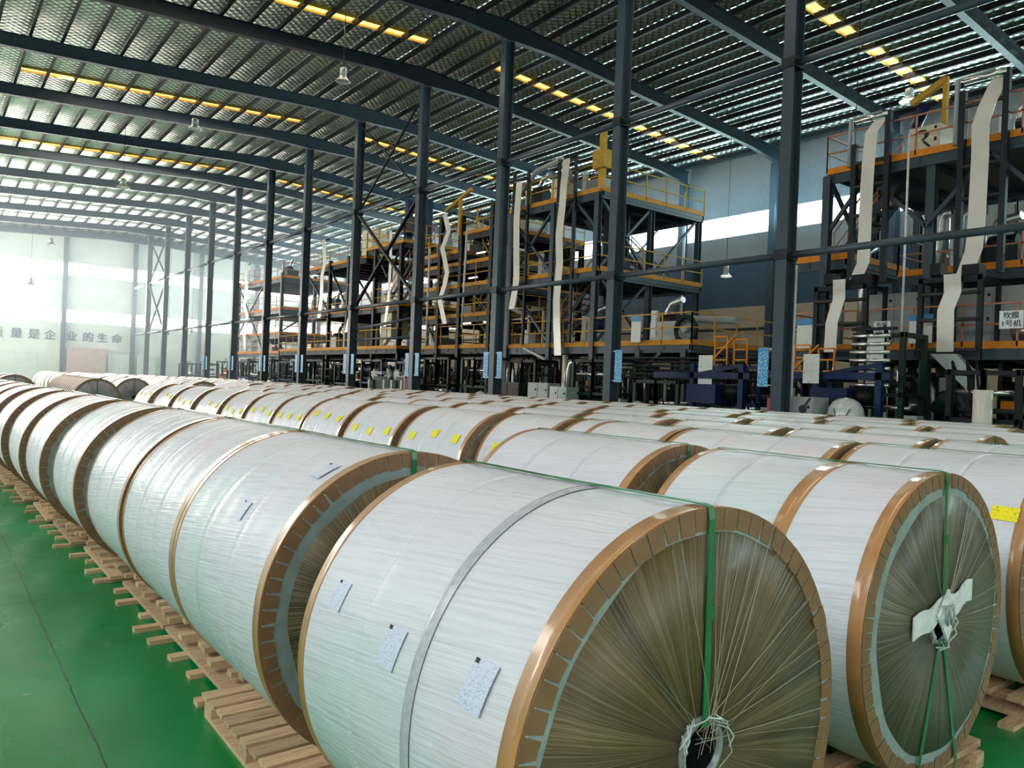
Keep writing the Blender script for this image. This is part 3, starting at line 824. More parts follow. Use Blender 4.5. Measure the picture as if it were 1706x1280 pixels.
row1 = [(1.82, 5.88, 1.33), (1.76, 7.47, 1.33), (1.68, 9.12, 1.33), (1.63, 10.62, 1.33), (1.57, 12.3, 1.33), (1.50, 13.9, 1.33), (1.46, 15.4, 1.33), (1.42, 16.9, 1.33), (1.38, 18.4, 1.33), (1.34, 19.9, 1.33), (1.3, 21.4, 1.33), (1.26, 22.9, 1.33), (1.22, 24.4, 1.33)]
D = make_roll('row', 1.33, [(.45, .012, .02), (.88, .012, .02)], 'board', 96, None, seed=8)
src = D; first = True
for i, (x, y, L) in enumerate(row1):
    o = D if first else copy_tree(D); first = False
    place(o, x, y, 'white paper roll in the row beside the green aisle, %s from the near end' % ORD[i + 4], G1)

# --- second row, two rolls
G2 = 'paper rolls in the short second row'
E1 = make_roll('split', 1.28, [(.90, .008, .012)], 'board_green', 160, None, bands=((.44, .085),), seed=11, tag_strip=True, fold=14)
place(E1, 3.80, 1.61, 'paper roll with brown middle band and white paper knot at its hub', G2)
E2 = make_roll('row', 1.45, [(.50, .010, .017), (.98, .010, .017)], 'board_grey', 128, None, seed=12)
place(E2, 3.80, 3.13, 'second and last roll of the short row, right behind the roll with the paper knot', G2)
for o in [c for c in S.objects if c.parent == E2 and c.name.startswith('end_board')]:
    o.data.materials[0] = M['board']

# --- third row, yellow labels
G3 = 'yellow-labelled paper rolls in the third row'
r3 = [(5.60, 1.66, 1.26), (5.55, 2.98, 1.50), (5.58, 4.55, 1.33), (5.58, 6.02, 1.0), (5.45, 7.12, 1.42), (5.42, 8.68, 1.38), (5.40, 10.2, 1.33), (5.40, 11.62, 1.20), (5.38, 12.9, 1.25), (5.35, 14.25, 1.25), (5.3, 15.6, 1.5), (5.25, 17.3, 1.5), (5.2, 18.95, 1.45), (5.1, 20.55, 1.45)]
for i, (x, y, L) in enumerate(r3):
    rnd = random.Random(40 + i)
    gs = [(L * .35, .010, .016), (L * .67, .010, .016)]
    if i == 3: gs = [(L * .5, .013, .006)]
    if i == 0:
        lb = [('y', 2.11, 2.24, .055, .20, 0)]
    elif i in (1, 2): lb = None
    elif i == 3: lb = lab3((.25, .7), L, 2.0, .15, jit=.03, rnd=rnd)
    else: lb = lab3((L * .17, L * .5, L * .83), L, rnd.uniform(1.98, 2.2), .16, jit=.07, rnd=rnd)
    if i in (10, 12): lb = lb[:2]
    o = make_roll('r3', L, gs, 'board', 96 if i < 6 else 64, lb, strap=i in (0, 1, 2, 3, 5, 8), detail=i < 6, lining=True, seed=20 + i, pallet=i > 2, bands=((.96, .06),) if i == 2 else ())
    nm = {0: 'paper roll at the right edge with one yellow label, front of the third row', 1: 'second roll of the third row, green strap over its rim, behind the short row',
          2: 'third roll of the third row with a brown band near its far end'}.get(i, 'paper roll with yellow square labels in the third row, %s from the near end' % ORD[i + 1])
    place(o, x, y, nm, G3)

# --- rows further right: two prototypes copied
P1 = make_roll('far', 1.30, [(.44, .010, .014), (.87, .010, .014)], 'board', 72, None, strap=True, detail=True, pallet=True, seed=50)
P2 = make_roll('far', 1.30, [(.66, .016, .007)], 'board_green', 72, None, strap=True, detail=True, pallet=True, seed=51)
P3 = make_roll('far', 1.30, [(.44, .010, .014), (.87, .010, .014)], 'board', 48, None, strap=False, detail=False, pallet=True, seed=52)
used = set()
def kidmap():
    k = {}
    for q in S.objects:
        if q.parent is not None: k.setdefault(q.parent.name, []).append(q)
    return k
KM = kidmap()
def inst(P, x, y, label, group, rz=0.0):
    if P.name in used: o = copy_tree(P, None, KM)
    else: used.add(P.name); o = P
    place(o, x, y, label, group); o.rotation_euler = (0, 0, rz)
    return o
rn = random.Random(5)
rows = [(7.05, 3.08, 22.5), (8.68, 3.2, 23.5), (10.28, 3.15, 23.5), (11.9, 4.1, 24.0), (13.5, 4.85, 24.0)]
rowname = ['fourth', 'fifth', 'sixth', 'seventh', 'eighth']
for r_, (x, ys, ye) in enumerate(rows):
    y = ys; k = 1
    if r_ == 0:
        inst(P1, x, 1.68, 'white paper roll at the near end of the fourth row, right edge', 'paper rolls in the fourth row')
        k = 2
    while y < ye:
        P = P3 if y > 12 else (P1 if rn.random() < .5 else P2)
        inst(P, x + rn.uniform(-.04, .04), y, 'white paper roll in the %s row from the aisle, %s from the near end' % (rowname[r_], ORD[k]), 'paper rolls in the %s row' % rowname[r_])
        y += 1.42 + rn.uniform(-.03, .06); k += 1
# --- block beyond the cross passage
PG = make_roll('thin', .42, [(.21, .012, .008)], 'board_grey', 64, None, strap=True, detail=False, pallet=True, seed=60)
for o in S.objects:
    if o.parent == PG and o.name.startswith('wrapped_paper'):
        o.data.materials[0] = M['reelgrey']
PH = make_roll('far', 1.30, [(.44, .010, .014), (.87, .010, .014)], 'board_grey', 48, None, strap=True, detail=False, pallet=True, seed=61)
KM = kidmap()
y = 26.9
for k in range(16):
    inst(PG, 4.35 + .02 * k, y, 'narrow grey-ended reel in the dark stack beyond the aisle row, %s from the near end' % ORD[k + 1], 'narrow reels beyond the passage'); y += .56
inst(PH, 2.45, 30.3, 'large grey-faced roll half hidden beyond the aisle row, at the left', 'rolls beyond the passage')
for q, (x, ys, ye, nm) in enumerate(((2.35, 31.9, 56, 'leftmost'), (6.2, 31.0, 56, 'second'), (7.9, 28.0, 56, 'third'), (9.6, 27.5, 55, 'fourth'), (11.3, 27.0, 54, 'fifth'), (13.0, 27.0, 50, 'sixth'))):
    y = ys; k = 1
    while y < ye:
        inst(PH if k == 1 else P3, x + rn.uniform(-.05, .05), y, 'distant white roll in the %s row of the far block, %s from its near end' % (nm, ORD[k]), 'rolls beyond the passage')
        y += 1.5; k += 1

# ------------------------------------------------------------------ pallets under the near rows
def good_pallet(x, y, label):
    """slatted pallet: boards along x, length 1.25 in y, width 1.25 in x"""
    e = empty('wooden_pallet', (x, y, 0), label, 'pallet', 'wooden pallets under the rolls')
    rnd = random.Random(int(y * 100))
    for k in range(10):
        yy = .005 + k * .125
        MB().box(-.02 + rnd.uniform(-.006, .006), 1.2, yy, yy + .095, .118, .139).build('deck_board', M['wood'], e)
    for xx in (0.0, .55, 1.08):
        MB().box(xx, xx + .10, 0, 1.24, .096, .118).build('stringer_board', M['wood'], e)
        for yy in (0.0, .56, 1.12):
            MB().box(xx, xx + .10, yy, yy + .12, .024, .096).build('block', M['wood'], e)
        MB().box(xx, xx + .10, 0, 1.24, .0, .024).build('bottom_board', M['wood'], e)
    return e
good_pallet(1.28, 3.07, 'slatted wooden pallet showing its full side, below the second roll')
good_pallet(1.28, 1.60, 'slatted wooden pallet beneath the nearest roll, below the picture edge')
def crude_pallet(seed):
    rnd = random.Random(seed)
    e = bpy.data.objects.new('wooden_pallet', None); COL.objects.link(e)
    for xx in (-.42, .30):
        MB().box(xx, xx + .15, .0, 1.40, .030, .058).build('bearer_plank', M['wood'], e)
        MB().box(xx + .16, xx + .25, .0, 1.40, .030, .105).build('bearer_beam', M['wood'], e)
    for k in range(4):
        yy = .06 + k * .38 + rnd.uniform(-.04, .04)
        ex = rnd.uniform(.05, .17)
        MB().box(-.42 - ex, .6, yy, yy + .085, .0, .030).build('bottom_board', M['wood'], e)
    for k in range(5):
        yy = .03 + k * .29 + rnd.uniform(-.03, .03)
        ex = rnd.uniform(-.09, .03)
        MB().box(-.42 - ex, .6, yy, yy + .085, .105, .139).build('deck_board', M['wood'], e)
        if k % 2 == 0:
            MB().box(-.42 + rnd.uniform(.0, .06), .6, yy + .09, yy + .17, .104, .136).build('deck_board', M['wood'], e)
    return e
CP = [crude_pallet(s) for s in (1, 2, 3)]
KM = kidmap(); usedp = set()
ply = [(1.83, 4.40)] + [(x, y - .05) for (x, y, L) in row1]
for i, (x, y) in enumerate(ply):
    P = CP[i % 3]
    if P.name in usedp: P = copy_tree(P, None, KM)
    else: usedp.add(P.name)
    P.location = (x + .02 - .022 * max(0, i - 4), y, 0)
    tag(P, 'rough pallet of uneven boards poking out below the %s roll of the aisle row' % ORD[i + 3], 'pallet', 'wooden pallets under the rolls')
for (x, y, lb) in ((3.8, 1.6, 'below the roll with the paper knot'), (3.8, 3.15, 'below the last roll of the short row'), (5.6, 1.6, 'in the dark gap at the right edge, below the front third-row roll'),
                   (5.55, 2.98, 'below the second roll of the third row'), (5.58, 4.5, 'below the third roll of the third row')):
    P = copy_tree(CP[1], None, KM); P.location = (x, y, 0)
    tag(P, 'rough pallet ' + lb, 'pallet', 'wooden pallets under the rolls')

# ------------------------------------------------------------------ towers of the film lines
def rail(e, pts, z, mat, hh=1.05, name='railing', post=1.2):
    mb = MB()
    for a, b in zip(pts[:-1], pts[1:]):
        a = Vector((a[0], a[1], z)); b = Vector((b[0], b[1], z)); d = b - a
        for h in (.55, hh): mb.bar(a + Vector((0, 0, h)), b + Vector((0, 0, h)), .04)
        k = max(1, int(d.length / post))
        for q in range(k + 1):
            p = a + d * q / k; mb.bar(p, p + Vector((0, 0, hh)), .04)
    return mb.build(name, mat, e)

def stair(e, x, ya, za, yb, zb, mat, rmat, wd=.8):
    s = MB()
    for xx in (x, x + wd): s.bar((xx, ya, za), (xx, yb, zb), .05, .2)
    k = int(abs(zb - za) / .22)
    t = MB()
    for q in range(1, k):
        u = q / k; t.box(x, x + wd, ya + (yb - ya) * u - .1, ya + (yb - ya) * u + .1, za + (zb - za) * u - .015, za + (zb - za) * u + .015)
    so = s.build('stair', mat, e); t.build('treads', mat, so)
    r = MB()
    for xx in (x, x + wd):
        r.bar((xx, ya, za + 1), (xx, yb, zb + 1), .04); r.bar((xx, ya, za + .5), (xx, yb, zb + .5), .035)
        for u in (0, .33, .66, 1): p = (xx, ya + (yb - ya) * u, za + (zb - za) * u); r.bar(p, (p[0], p[1], p[2] + 1), .035)
    r.build('handrail', rmat, so)

def tower(name, label, legs, plats, braces, mat, rmat, fmat, legw=.22):
    """legs [(x,y,z0,z1)], plats [(x0,x1,y0,y1,z,rail?)]"""
    e = empty(name, (0, 0, 0), label, 'machine tower', 'film line towers')
    for (x, y, z0, z1) in legs:
        m_ = MB(); hsec(m_, x, y, legw, legw, z0, z1, .02); m_.build('leg', mat, e)
    for (x0, x1, y0, y1, zz, rl) in plats:
        m_ = MB().box(x0, x1, y0, y1, zz - .05, zz)
        for q in range(int((y1 - y0) / 1.2) + 1):
            m_.box(x0, x1, min(y0 + q * 1.2, y1 - .08), min(y0 + q * 1.2, y1 - .08) + .08, zz - .22, zz - .05)
        m_.box(x0 + .02, x0 + .10, y0, y1, zz - .32, zz - .05).box(x0, x1, y0 + .02, y0 + .10, zz - .32, zz - .05).box(x1 - .1, x1 - .02, y0, y1, zz - .32, zz - .05)
        p = m_.build('platform', mat, e)
        tb = MB().box(x0 - .02, x0, y0, y1, zz - .05, zz + .13).box(x0, x1, y0 - .02, y0, zz - .05, zz + .13).box(x0, x1, y1, y1 + .02, zz - .05, zz + .13)
        tb.build('toe_board', fmat, p)
        if rl: rail(p, [(x1, y0), (x0, y0), (x0, y1), (x1, y1)], zz, rmat)
    for (a, b) in braces:
        MB().bar(a, b, .10).build('diagonal_brace', mat, e)
    return e

def rollers(e, x, y0, y1, zs, mat=None):
    for zz in zs: MB().cyl((x, y0, zz), (x, y1, zz), .05, 10).build('guide_roller', mat or M['rubber'], e)

def web(pts, label, x=20.26, wd=.38, mat='film'):
    p3 = [(x + (q[2] if len(q) > 2 else 0), q[0], q[1]) for q in pts]
    o = MB().ribbon(p3, (0.0, wd, 0), .012).build('film_web', M[mat])
    return tag(o, label, 'film web', 'white film webs hanging on the towers')

# --- tower one, at the right
T1 = tower('extrusion_tower', 'tall film tower nearest the camera at the right edge, orange-edged platforms', 
  [(20.5, 12.15, 0, 8.2), (26, 12.15, 0, 8.2), (20.7, 9.35, 0, 8.2), (20.5, 6.4, 0, 8.2), (26, 9.35, 0, 8.2), (26, 6.4, 0, 8.2), (23.2, 12.15, 0, 8.2)],
  [(20.5, 26, 6.0, 12.2, 8.3, True), (21.6, 26, 6.0, 10.6, 5.35, True), (20.9, 24.5, 11.7, 13.3, 5.9, False), (20.6, 26, 6.0, 13.3, 3.25, True)],
  [((20.5, 12.1, 6.6), (20.5, 11.0, 8.0)), ((20.5, 9.4, 6.4), (20.5, 11.0, 8.0)), ((20.5, 9.4, 6.4), (20.5, 7.9, 8.0)), ((20.5, 6.4, 6.4), (20.5, 7.9, 8.0)), ((22, 12.1, 3.4), (22, 10.0, 5.2)), ((26, 12.1, 3.4), (26, 9.4, 8.0)), ((26, 9.4, 3.4), (26, 12.1, 8.0)), ((23, 9.3, 5.4), (26, 9.3, 8.1)), ((23.2, 12.1, 5.6), (20.5, 12.1, 8.1))],
  M['steel'], M['rust'], M['orange'])
stair(T1, 22.2, 12.9, 5.95, 10.9, 8.3, M['steel'], M['rust'])
# front frames that carry the two webs
for (ya, yb, za, zb, nm) in ((10.38, 11.30, 9.6, 8.9, 'left'), (7.55, 8.52, 9.9, 9.6, 'right')):
    for yy, zt in ((ya, za), (yb, zb)):
        MB().box(20.28, 20.42, yy - .07, yy + .07, 5.0, zt).build('web_frame_post', M['steel_dark'], T1)
    rollers(T1, 20.32, ya, yb, (9.2 if za > 9.7 else 8.35, 7.7, 6.9, 6.0))
    MB().cyl((20.35, ya, za - .05), (20.35, yb, za - .05), .09, 12).build('top_roller', M['roller'], T1)
    m_ = MB().tube([(20.35, yb + .15, 8.3), (20.35, yb + .15, za + .02), (20.35, yb - .7, za + .02)], .07, 8)
    m_.build('duct_elbow', M['cabinet'], T1)
# lower offset frames
for (ya, yb, nm) in ((10.75, 12.2, 'a'), (7.9, 9.3, 'b')):
    m_ = MB()
    for yy in (ya, yb):
        m_.box(20.15, 20.27, yy - .06, yy + .06, 2.9, 5.0).box(21.2, 21.3, yy - .05, yy + .05, 3.2, 5.0)
        m_.box(20.15, 21.3, yy - .04, yy + .04, 4.85, 4.97)
    m_.box(20.15, 20.25, ya, yb, 4.85, 4.97)
    m_.build('nip_frame', M['steel_dark'], T1)
    rollers(T1, 20.12, ya, yb, (4.55, 3.9, 3.15))
    MB().box(20.2, 20.6, ya + .05, ya + .45, 5.0, 5.25).build('nip_housing', M['black'], T1)
    MB().box(20.2, 20.6, yb - .45, yb - .2, 5.05, 5.35).build('nip_housing', M['black'], T1)
web([(10.50, 9.62, .15), (10.80, 9.1), (10.85, 8.4), (10.87, 7.7), (10.88, 6.2), (10.89, 5.56), (11.08, 5.13)], 'white film web dropping from the top left of the nearest tower', 20.25, .36)
web([(11.45, 5.13), (11.43, 4.6), (11.62, 3.95), (11.64, 3.12)], 'lower white film web below the left nip frame of the nearest tower', 20.05, .36)
web([(7.72, 9.75, .15), (7.94, 9.1), (8.07, 8.65), (8.05, 7.86), (8.08, 6.0), (8.11, 5.6), (8.30, 5.0)], 'white film web dropping down the right part of the nearest tower', 20.25, .40)
web([(8.50, 5.02), (8.47, 4.57), (8.62, 4.13), (8.60, 3.1)], 'lower shiny film web below the right nip frame of the nearest tower', 20.05, .40)
web([(9.0, 7.6), (8.98, 3.6)], 'pale film web hanging inside the nearest tower, behind the posts', 24.4, .5)
web([(9.55, 7.1), (9.55, 3.6)], 'pale inner film web left of the grey cabinets of the nearest tower', 25.2, .5)

def cabinet(name, label, x0, x1, y0, y1, z0, z1, mat, doors=2, cat='cabinet', dark=False):
    e = empty(name, (x0, y0, z0), label, cat)
    MB().box(0, x1 - x0, 0, y1 - y0, 0, z1 - z0).build('body', M[mat], e)
    dw = (y1 - y0) / doors
    for k in range(doors):
        d = MB().box(-.015, 0, k * dw + .02, (k + 1) * dw - .02, .04, z1 - z0 - .04).build('door', M['black' if dark else mat], e)
        MB().box(-.03, -.015, k * dw + .08, k * dw + .14, (z1 - z0) * .45, (z1 - z0) * .45 + .1).build('handle', M['black'], d)
        MB().box(-.03, -.015, k * dw + .08, k * dw + .14, (z1 - z0) * .85, (z1 - z0) * .85 + .07).build('handle', M['black'], d)
    return e
cabinet('control_cabinet', 'light grey cabinet bank on the low platform behind the left film web', 21.6, 23.0, 9.9, 11.4, 3.27, 4.85, 'cabinet', 2)
cabinet('control_cabinet', 'long light grey cabinet bank at the right edge behind the right film web', 21.6, 23.0, 6.4, 9.0, 3.27, 4.85, 'cabinet', 3)
wc = cabinet('blower_cabinet', 'cream cabinet with dark curved emblem on the top platform', 20.8, 21.6, 9.25, 10.05, 8.32, 9.12, 'cream', 1)
m_ = MB()
arc = [(.05 + .0, .62), (.16, .66), (.24, .60), (.24, .52), (.17, .46), (.26, .36), (.33, .30)]
m_.extrude_poly([(-.02, .60 - a, b) for a, b in ((0, .66), (.10, .72), (.24, .70), (.33, .60), (.31, .50), (.20, .42), (.12, .45), (.20, .50), (.22, .58), (.14, .62), (.05, .62))], (.004, 0, 0))
m_.extrude_poly([(-.02, .60 - a, b) for a, b in ((.14, .44), (.24, .40), (.40, .22), (.32, .22), (.20, .34))], (.004, 0, 0))
m_.build('emblem', M['ink'], wc)
# crane arm and dome lamp above the cream cabinet
e = empty('crane_arm', (21.6, 9.5, 9.1), 'yellowish hoist arm with post above the cream cabinet', 'hoist')
MB().box(-.06, .06, -.06, .06, 0, 1.5).build('post', M['ochre'], e)
MB().bar((0, 0, 1.45), (0, .9, 1.0), .16).build('arm', M['ochre'], e)
MB().cyl((-.1, .5, .8), (.3, .9, .5), .16).build('motor', M['blue'], e)

def pipe(pts, r, label, mat='galv', name='duct_pipe', cat='duct'):
    return tag(MB().tube(pts, r, 14).build(name, M[mat]), label, cat)
pipe([(22.5, 9.9, 3.3), (22.5, 9.9, 6.9), (22.5, 9.8, 7.1), (22.5, 9.6, 7.15)], .12, 'silver vertical duct between the two webs of the nearest tower, left one')
pipe([(22.5, 9.45, 3.3), (22.5, 9.45, 6.95), (22.7, 9.3, 7.15), (23.2, 9.1, 7.2)], .19, 'thick silver vertical duct between the two webs of the nearest tower, right one')
pipe([(22.4, 12.7, 3.3), (22.4, 12.7, 6.0)], .10, 'thin silver duct beside the stair of the nearest tower')
pipe([(22.8, 12.2, 3.3), (22.8, 12.2, 6.3), (23.2, 12.0, 6.6)], .17, 'thick silver duct beside the stair of the nearest tower')
pipe([(20.2, 9.75, 2.9), (20.2, 9.75, 8.8)], .03, 'thin white vertical conduit on the nearest tower', 'white_panel', 'conduit', 'pipe')
pipe([(21.4, 7.6, 3.6), (21.4, 7.0, 3.75), (21.4, 6.6, 3.3)], .17, 'silver bent duct at the foot of the long grey cabinets')
pipe([(17.1, 10.9, 0), (17.1, 10.9, 5.1)], .03, 'thin white conduit running up beside the nearest column', 'white_panel', 'conduit', 'pipe')

# funnel duct under the right web
e = empty('film_collapsing_chute', (20.05, 8.6, 0), 'grey-green folding chute and bent blower duct below the right film web', 'chute')
MB().extrude_poly([(0, .35, 3.05), (0, -.25, 3.05), (0, -.95, 2.3), (0, -.55, 2.15)], (.25, 0, 0)).build('chute', M['lining'], e)
MB().extrude_poly([(0, -.55, 2.15), (0, -.95, 2.3), (0, -.95, 1.7), (0, -.6, 1.8)], (.25, 0, 0)).build('outlet', M['lining'], e)
MB().tube([(-.1, .1, 1.6), (-.1, -.15, 1.95), (-.1, -.5, 1.95), (-.1, -.72, 1.6), (-.1, -.75, 0)], .22, 14).build('blower_duct', M['green_machine'], e)

def board_sign(x, y0, y1, z0, z1, label, name='notice_board'):
    e = empty(name, (x, y0, z0), label, 'sign')
    MB().box(0, .02, 0, y1 - y0, 0, z1 - z0).build('panel', M['sign_white'], e)
    MB().box(-.006, 0, 0.0, y1 - y0, (z1 - z0) * .78, z1 - z0).build('header', M['sign_blue'], e)
    return e
board_sign(20.2, 12.22, 12.78, 3.25, 4.1, 'white notice board with blue header at the left end of the low platform')
board_sign(20.45, 9.1, 9.68, 3.35, 4.1, 'white notice board with blue header between the two nip frames')
def char_sign(chars, x, yc, zc, hgt, label, wd, ht, mat='sign_white'):
    e = empty('machine_sign', (x, yc, zc), label, 'sign')
    MB().box(0, .02, -wd / 2, wd / 2, -ht / 2, ht / 2).build('panel', M['white_panel'], e)
    for i, ln in enumerate(chars):
        c = bpy.data.curves.new('sign_text', 'FONT'); c.body = ln; c.size = hgt; c.extrude = 0.004; c.align_x = 'CENTER'; c.space_line = 1
        t = bpy.data.objects.new('tmp', c); COL.objects.link(t); bpy.context.view_layer.update()
        me = bpy.data.meshes.new_from_object(t); bpy.data.objects.remove(t); me.materials.clear(); me.materials.append(M['blue'])
        o = bpy.data.objects.new('sign_text', me); COL.objects.link(o); o.parent = e
        o.rotation_euler = (PI / 2, 0, -PI / 2); o.location = (-.006, 0, ht / 2 - hgt * 1.12 * (i + 1) + .02)
    return e
char_sign(['吹膜', '1号机'], 20.15, 7.2, 3.85, .17, 'white sign with blue Chinese characters on the railing at the right edge', .5, .42)
char_sign(['吹膜', '2号机'], 20.35, 10.35, 3.75, .15, 'white sign with blue Chinese characters between the two film webs', .45, .40)

for k in range(6):
    zz = 2.25 + .14 * k; xx = 19.9 + .12 * (k % 3)
    pipe([(xx, 13.4, zz), (xx, 17.0, zz + .02), (xx, 21.2, zz + .05)], .04, 'long dark pipe run below the low deck, right of the middle tower, %s from bottom' % ORD[k + 1], 'green_machine' if k % 2 else 'black', 'service_pipe', 'pipe')

def orange_steps(x, y, z0, label):
    e = empty('access_steps', (x, y, z0), label, 'steps')
    for s, h in ((0, .75), (.7, .85)):
        m_ = MB()
        for yy in (0, .45): m_.bar((0, s + yy * .0 + yy, 0), (0, s + yy, h), .04)
        for zz in (.15, h * .6, h): m_.bar((0, s, zz), (0, s + .45, zz), .04)
        m_.build('frame', M['orange'], e)
    MB().bar((0, .45, h), (0, 1.4, .0), .05).build('handrail', M['orange'], e)
    return e
orange_steps(19.0, 10.9, 2.40, 'small orange railing on the winder platform below the left film web')
orange_steps(19.0, 13.6, 2.70, 'small orange railing on the winder left of the nearest column')

# --- tower two
T2 = tower('extrusion_tower', 'tall film tower in the middle with two webs and orange top railing',
  [(20.5, 21.7, 0, 9.4), (20.5, 24.3, 0, 9.4), (20.5, 27.2, 0, 9.4), (23.5, 21.7, 0, 9.4), (26.5, 21.7, 0, 9.4), (26.5, 27.2, 0, 9.4), (20.55, 19.3, 0, 3.3), (20.55, 17.2, 0, 3.3)],
  [(20.5, 26.6, 21.5, 27.4, 9.5, True), (20.5, 26.6, 21.5, 27.4, 6.43, True), (20.5, 26.6, 16.9, 27.4, 3.5, True)],
  [((20.5, 21.7, 8.0), (20.5, 23.0, 9.3)), ((20.5, 24.3, 8.0), (20.5, 23.0, 9.3)), ((20.5, 24.3, 6.5), (20.5, 27.2, 9.2)), ((20.5, 27.2, 6.5), (20.5, 24.3, 9.2)), ((20.6, 21.7, 3.6), (23.5, 21.7, 6.3)), ((23.5, 21.7, 3.6), (20.6, 21.7, 6.3)), ((20.6, 21.7, 9.3), (23.4, 21.7, 6.5)), ((23.5, 21.7, 9.3), (20.6, 21.7, 6.5)), ((23.6, 21.7, 6.5), (26.4, 21.7, 9.3)), ((20.5, 24.3, 3.6), (20.5, 27.2, 6.3)), ((20.5, 19.3, 2.4), (20.5, 18.2, 3.2))],
  M['steel'], M['ochre'], M['amber_paint'])
stair(T2, 22.5, 26.8, 3.6, 24.0, 6.4, M['steel'], M['rust']); stair(T2, 23.5, 22.4, 6.5, 25.8, 9.5, M['steel'], M['rust'])
m_ = MB().box(20.4, 20.62, 21.45, 21.65, 9.5, 11.9); m_.build('lift_mast', M['ochre'], T2)
MB().box(20.3, 20.75, 21.3, 21.9, 10.3, 11.0).build('lift_cage', M['ochre'], T2)
MB().box(20.7, 21.4, 24.1, 24.8, 9.6, 10.5).build('drive_box', M['cream'], T2)
MB().tube([(20.7, 27.0, 10.2), (21.0, 26.2, 11.2), (21.2, 24.8, 11.5), (21.2, 24.0, 10.4)], .12, 10).build('bent_duct', M['cabinet'], T2)
for yy in (26.9, 25.9, 23.9, 22.9): MB().box(20.3, 20.4, yy - .06, yy + .06, 3.6, 11.1).build('web_frame_post', M['steel_dark'], T2)
rollers(T2, 20.3, 25.9, 26.9, (10.7, 9.2, 7.9, 6.2)); rollers(T2, 20.3, 22.9, 23.9, (11.0, 9.3, 6.9, 4.4))
for k in range(10):
    MB().box(22.0 + .2 * k, 22.12 + .2 * k, 22.3, 22.9, 7.2 - .06 * k, 9.3).build('cooling_fin_rack', M['steel_dark'], T2) if k < 5 else None
web([(26.43, 10.65), (26.5, 9.6), (26.53, 8.96), (26.45, 7.6), (26.38, 6.6), (26.40, 6.2), (26.63, 5.15), (26.3, 4.95, .3)], 'left white film web on the middle tower', 20.25, .42)
web([(23.37, 11.0), (23.5, 9.9), (23.52, 9.26), (23.66, 8.0), (23.56, 6.83), (23.66, 5.37), (23.58, 4.3), (23.45, 3.1)], 'right, taller white film web on the middle tower', 20.25, .42)
web([(25.3, 8.6), (25.3, 3.8)], 'pale film web inside the middle tower', 22.5, .3)
e = empty('winder_housing', (20.65, 25.9, 3.5), 'cream framed housing with machinery beside the left web of the middle tower', 'machine housing')
m_ = MB()
for yy in (0, 1.5):
    for xx in (0, .8): m_.box(xx, xx + .09, yy, yy + .09, 0, 1.75)
    m_.box(0, .9, yy, yy + .09, 1.66, 1.75)
m_.box(0, .09, 0, 1.5, 1.66, 1.75).box(0, .09, 0, 1.5, 1.2, 1.27).box(.8, .9, 0, 1.5, 1.66, 1.75)
m_.build('frame', M['cream'], e)
MB().cyl((.4, .3, .9), (.4, 1.3, .9), .25).build('motor', M['black'], e)
MB().box(.2, .7, .35, .6, .1, .8).build('housing', M['white_panel'], e)
MB().bar((-.1, .1, -.05), (-.1, -2.0, -.75), .18, .1).build('sloping_conveyor', M['cabinet'], e)
board_sign(20.25, 19.0, 19.45, 3.55, 4.5, 'pale blue and white notice board on the low platform right of the middle tower')
e = empty('hose_reel', (21.4, 17.9, 3.55), 'green round hose reel on the low platform right of the middle tower', 'reel')
MB().tube([(0, .45 * math.cos(a * PI / 8), .5 + .45 * math.sin(a * PI / 8)) for a in range(17)], .09, 8).build('coil', M['green_machine'], e)
MB().cyl((-.15, 0, .5), (.15, 0, .5), .12).build('hub', M['cabinet'], e)
pipe([(22.0, 19.2, 4.55), (22.0, 16.2, 4.35)], .13, 'long dark grey horizontal duct above the low platform right of the middle tower', 'cabinet')
pipe([(20.0, 22.7, 0), (20.0, 22.7, 3.1)], .12, 'straight silver standpipe under the right web of the middle tower')
for k, yy in enumerate((22.25, 21.95)):
    pipe([(19.8, yy, 0), (19.8, yy, 2.5), (19.8, yy - .1, 2.75), (19.8, yy - .35, 2.85), (19.8, yy - .6, 2.8)], .09, '%s of two bent silver pipes beneath the middle tower' % ('left', 'right')[k])
pipe([(19.8, 26.1, 0), (19.8, 26.1, 2.4), (19.8, 25.95, 2.65), (19.8, 25.75, 2.4), (19.8, 25.75, 0)], .09, 'silver inverted U pipe beneath the left web of the middle tower')

# --- tower three (dark, many floors)
T3 = tower('extrusion_tower', 'dark many-floored film tower with a zigzag web, behind the third and fourth columns',
  [(20.5, 28.6, 0, 10.2), (20.5, 31.1, 0, 9.9), (20.5, 35.5, 0, 8.9), (26, 28.6, 0, 9), (26, 35.5, 0, 9), (20.5, 33.0, 0, 10.1)],
  [(20.5, 26, 28.4, 31.4, 9.0, True), (20.5, 26, 31.4, 35.6, 8.2, True), (20.5, 26, 28.4, 35.6, 6.5, True), (20.6, 26, 28.4, 35.6, 7.6, False), (20.5, 26, 28.4, 35.6, 5.05, True), (20.5, 26, 28.4, 35.6, 3.55, True)],
  [((20.5, 33.0, 3.6), (20.5, 35.5, 6.3)), ((20.5, 28.6, 9.1), (23.5, 28.6, 6.6)), ((26, 28.4, 3.6), (26, 35.5, 9))], M['steel_dark'], M['ochre'], M['amber_paint'])
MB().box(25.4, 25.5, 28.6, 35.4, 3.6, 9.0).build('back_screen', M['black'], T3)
stair(T3, 21.2, 31.0, 5.05, 29.0, 6.5, M['steel_dark'], M['ochre']); stair(T3, 21.2, 29.0, 6.5, 31.0, 9.0, M['steel_dark'], M['ochre']); stair(T3, 21.2, 28.8, 3.6, 30.8, 5.05, M['steel_dark'], M['ochre'])
MB().bar((20.3, 32.4, 10.3), (20.3, 30.2, 11.0), .14).build('top_jib', M['ochre'], T3)
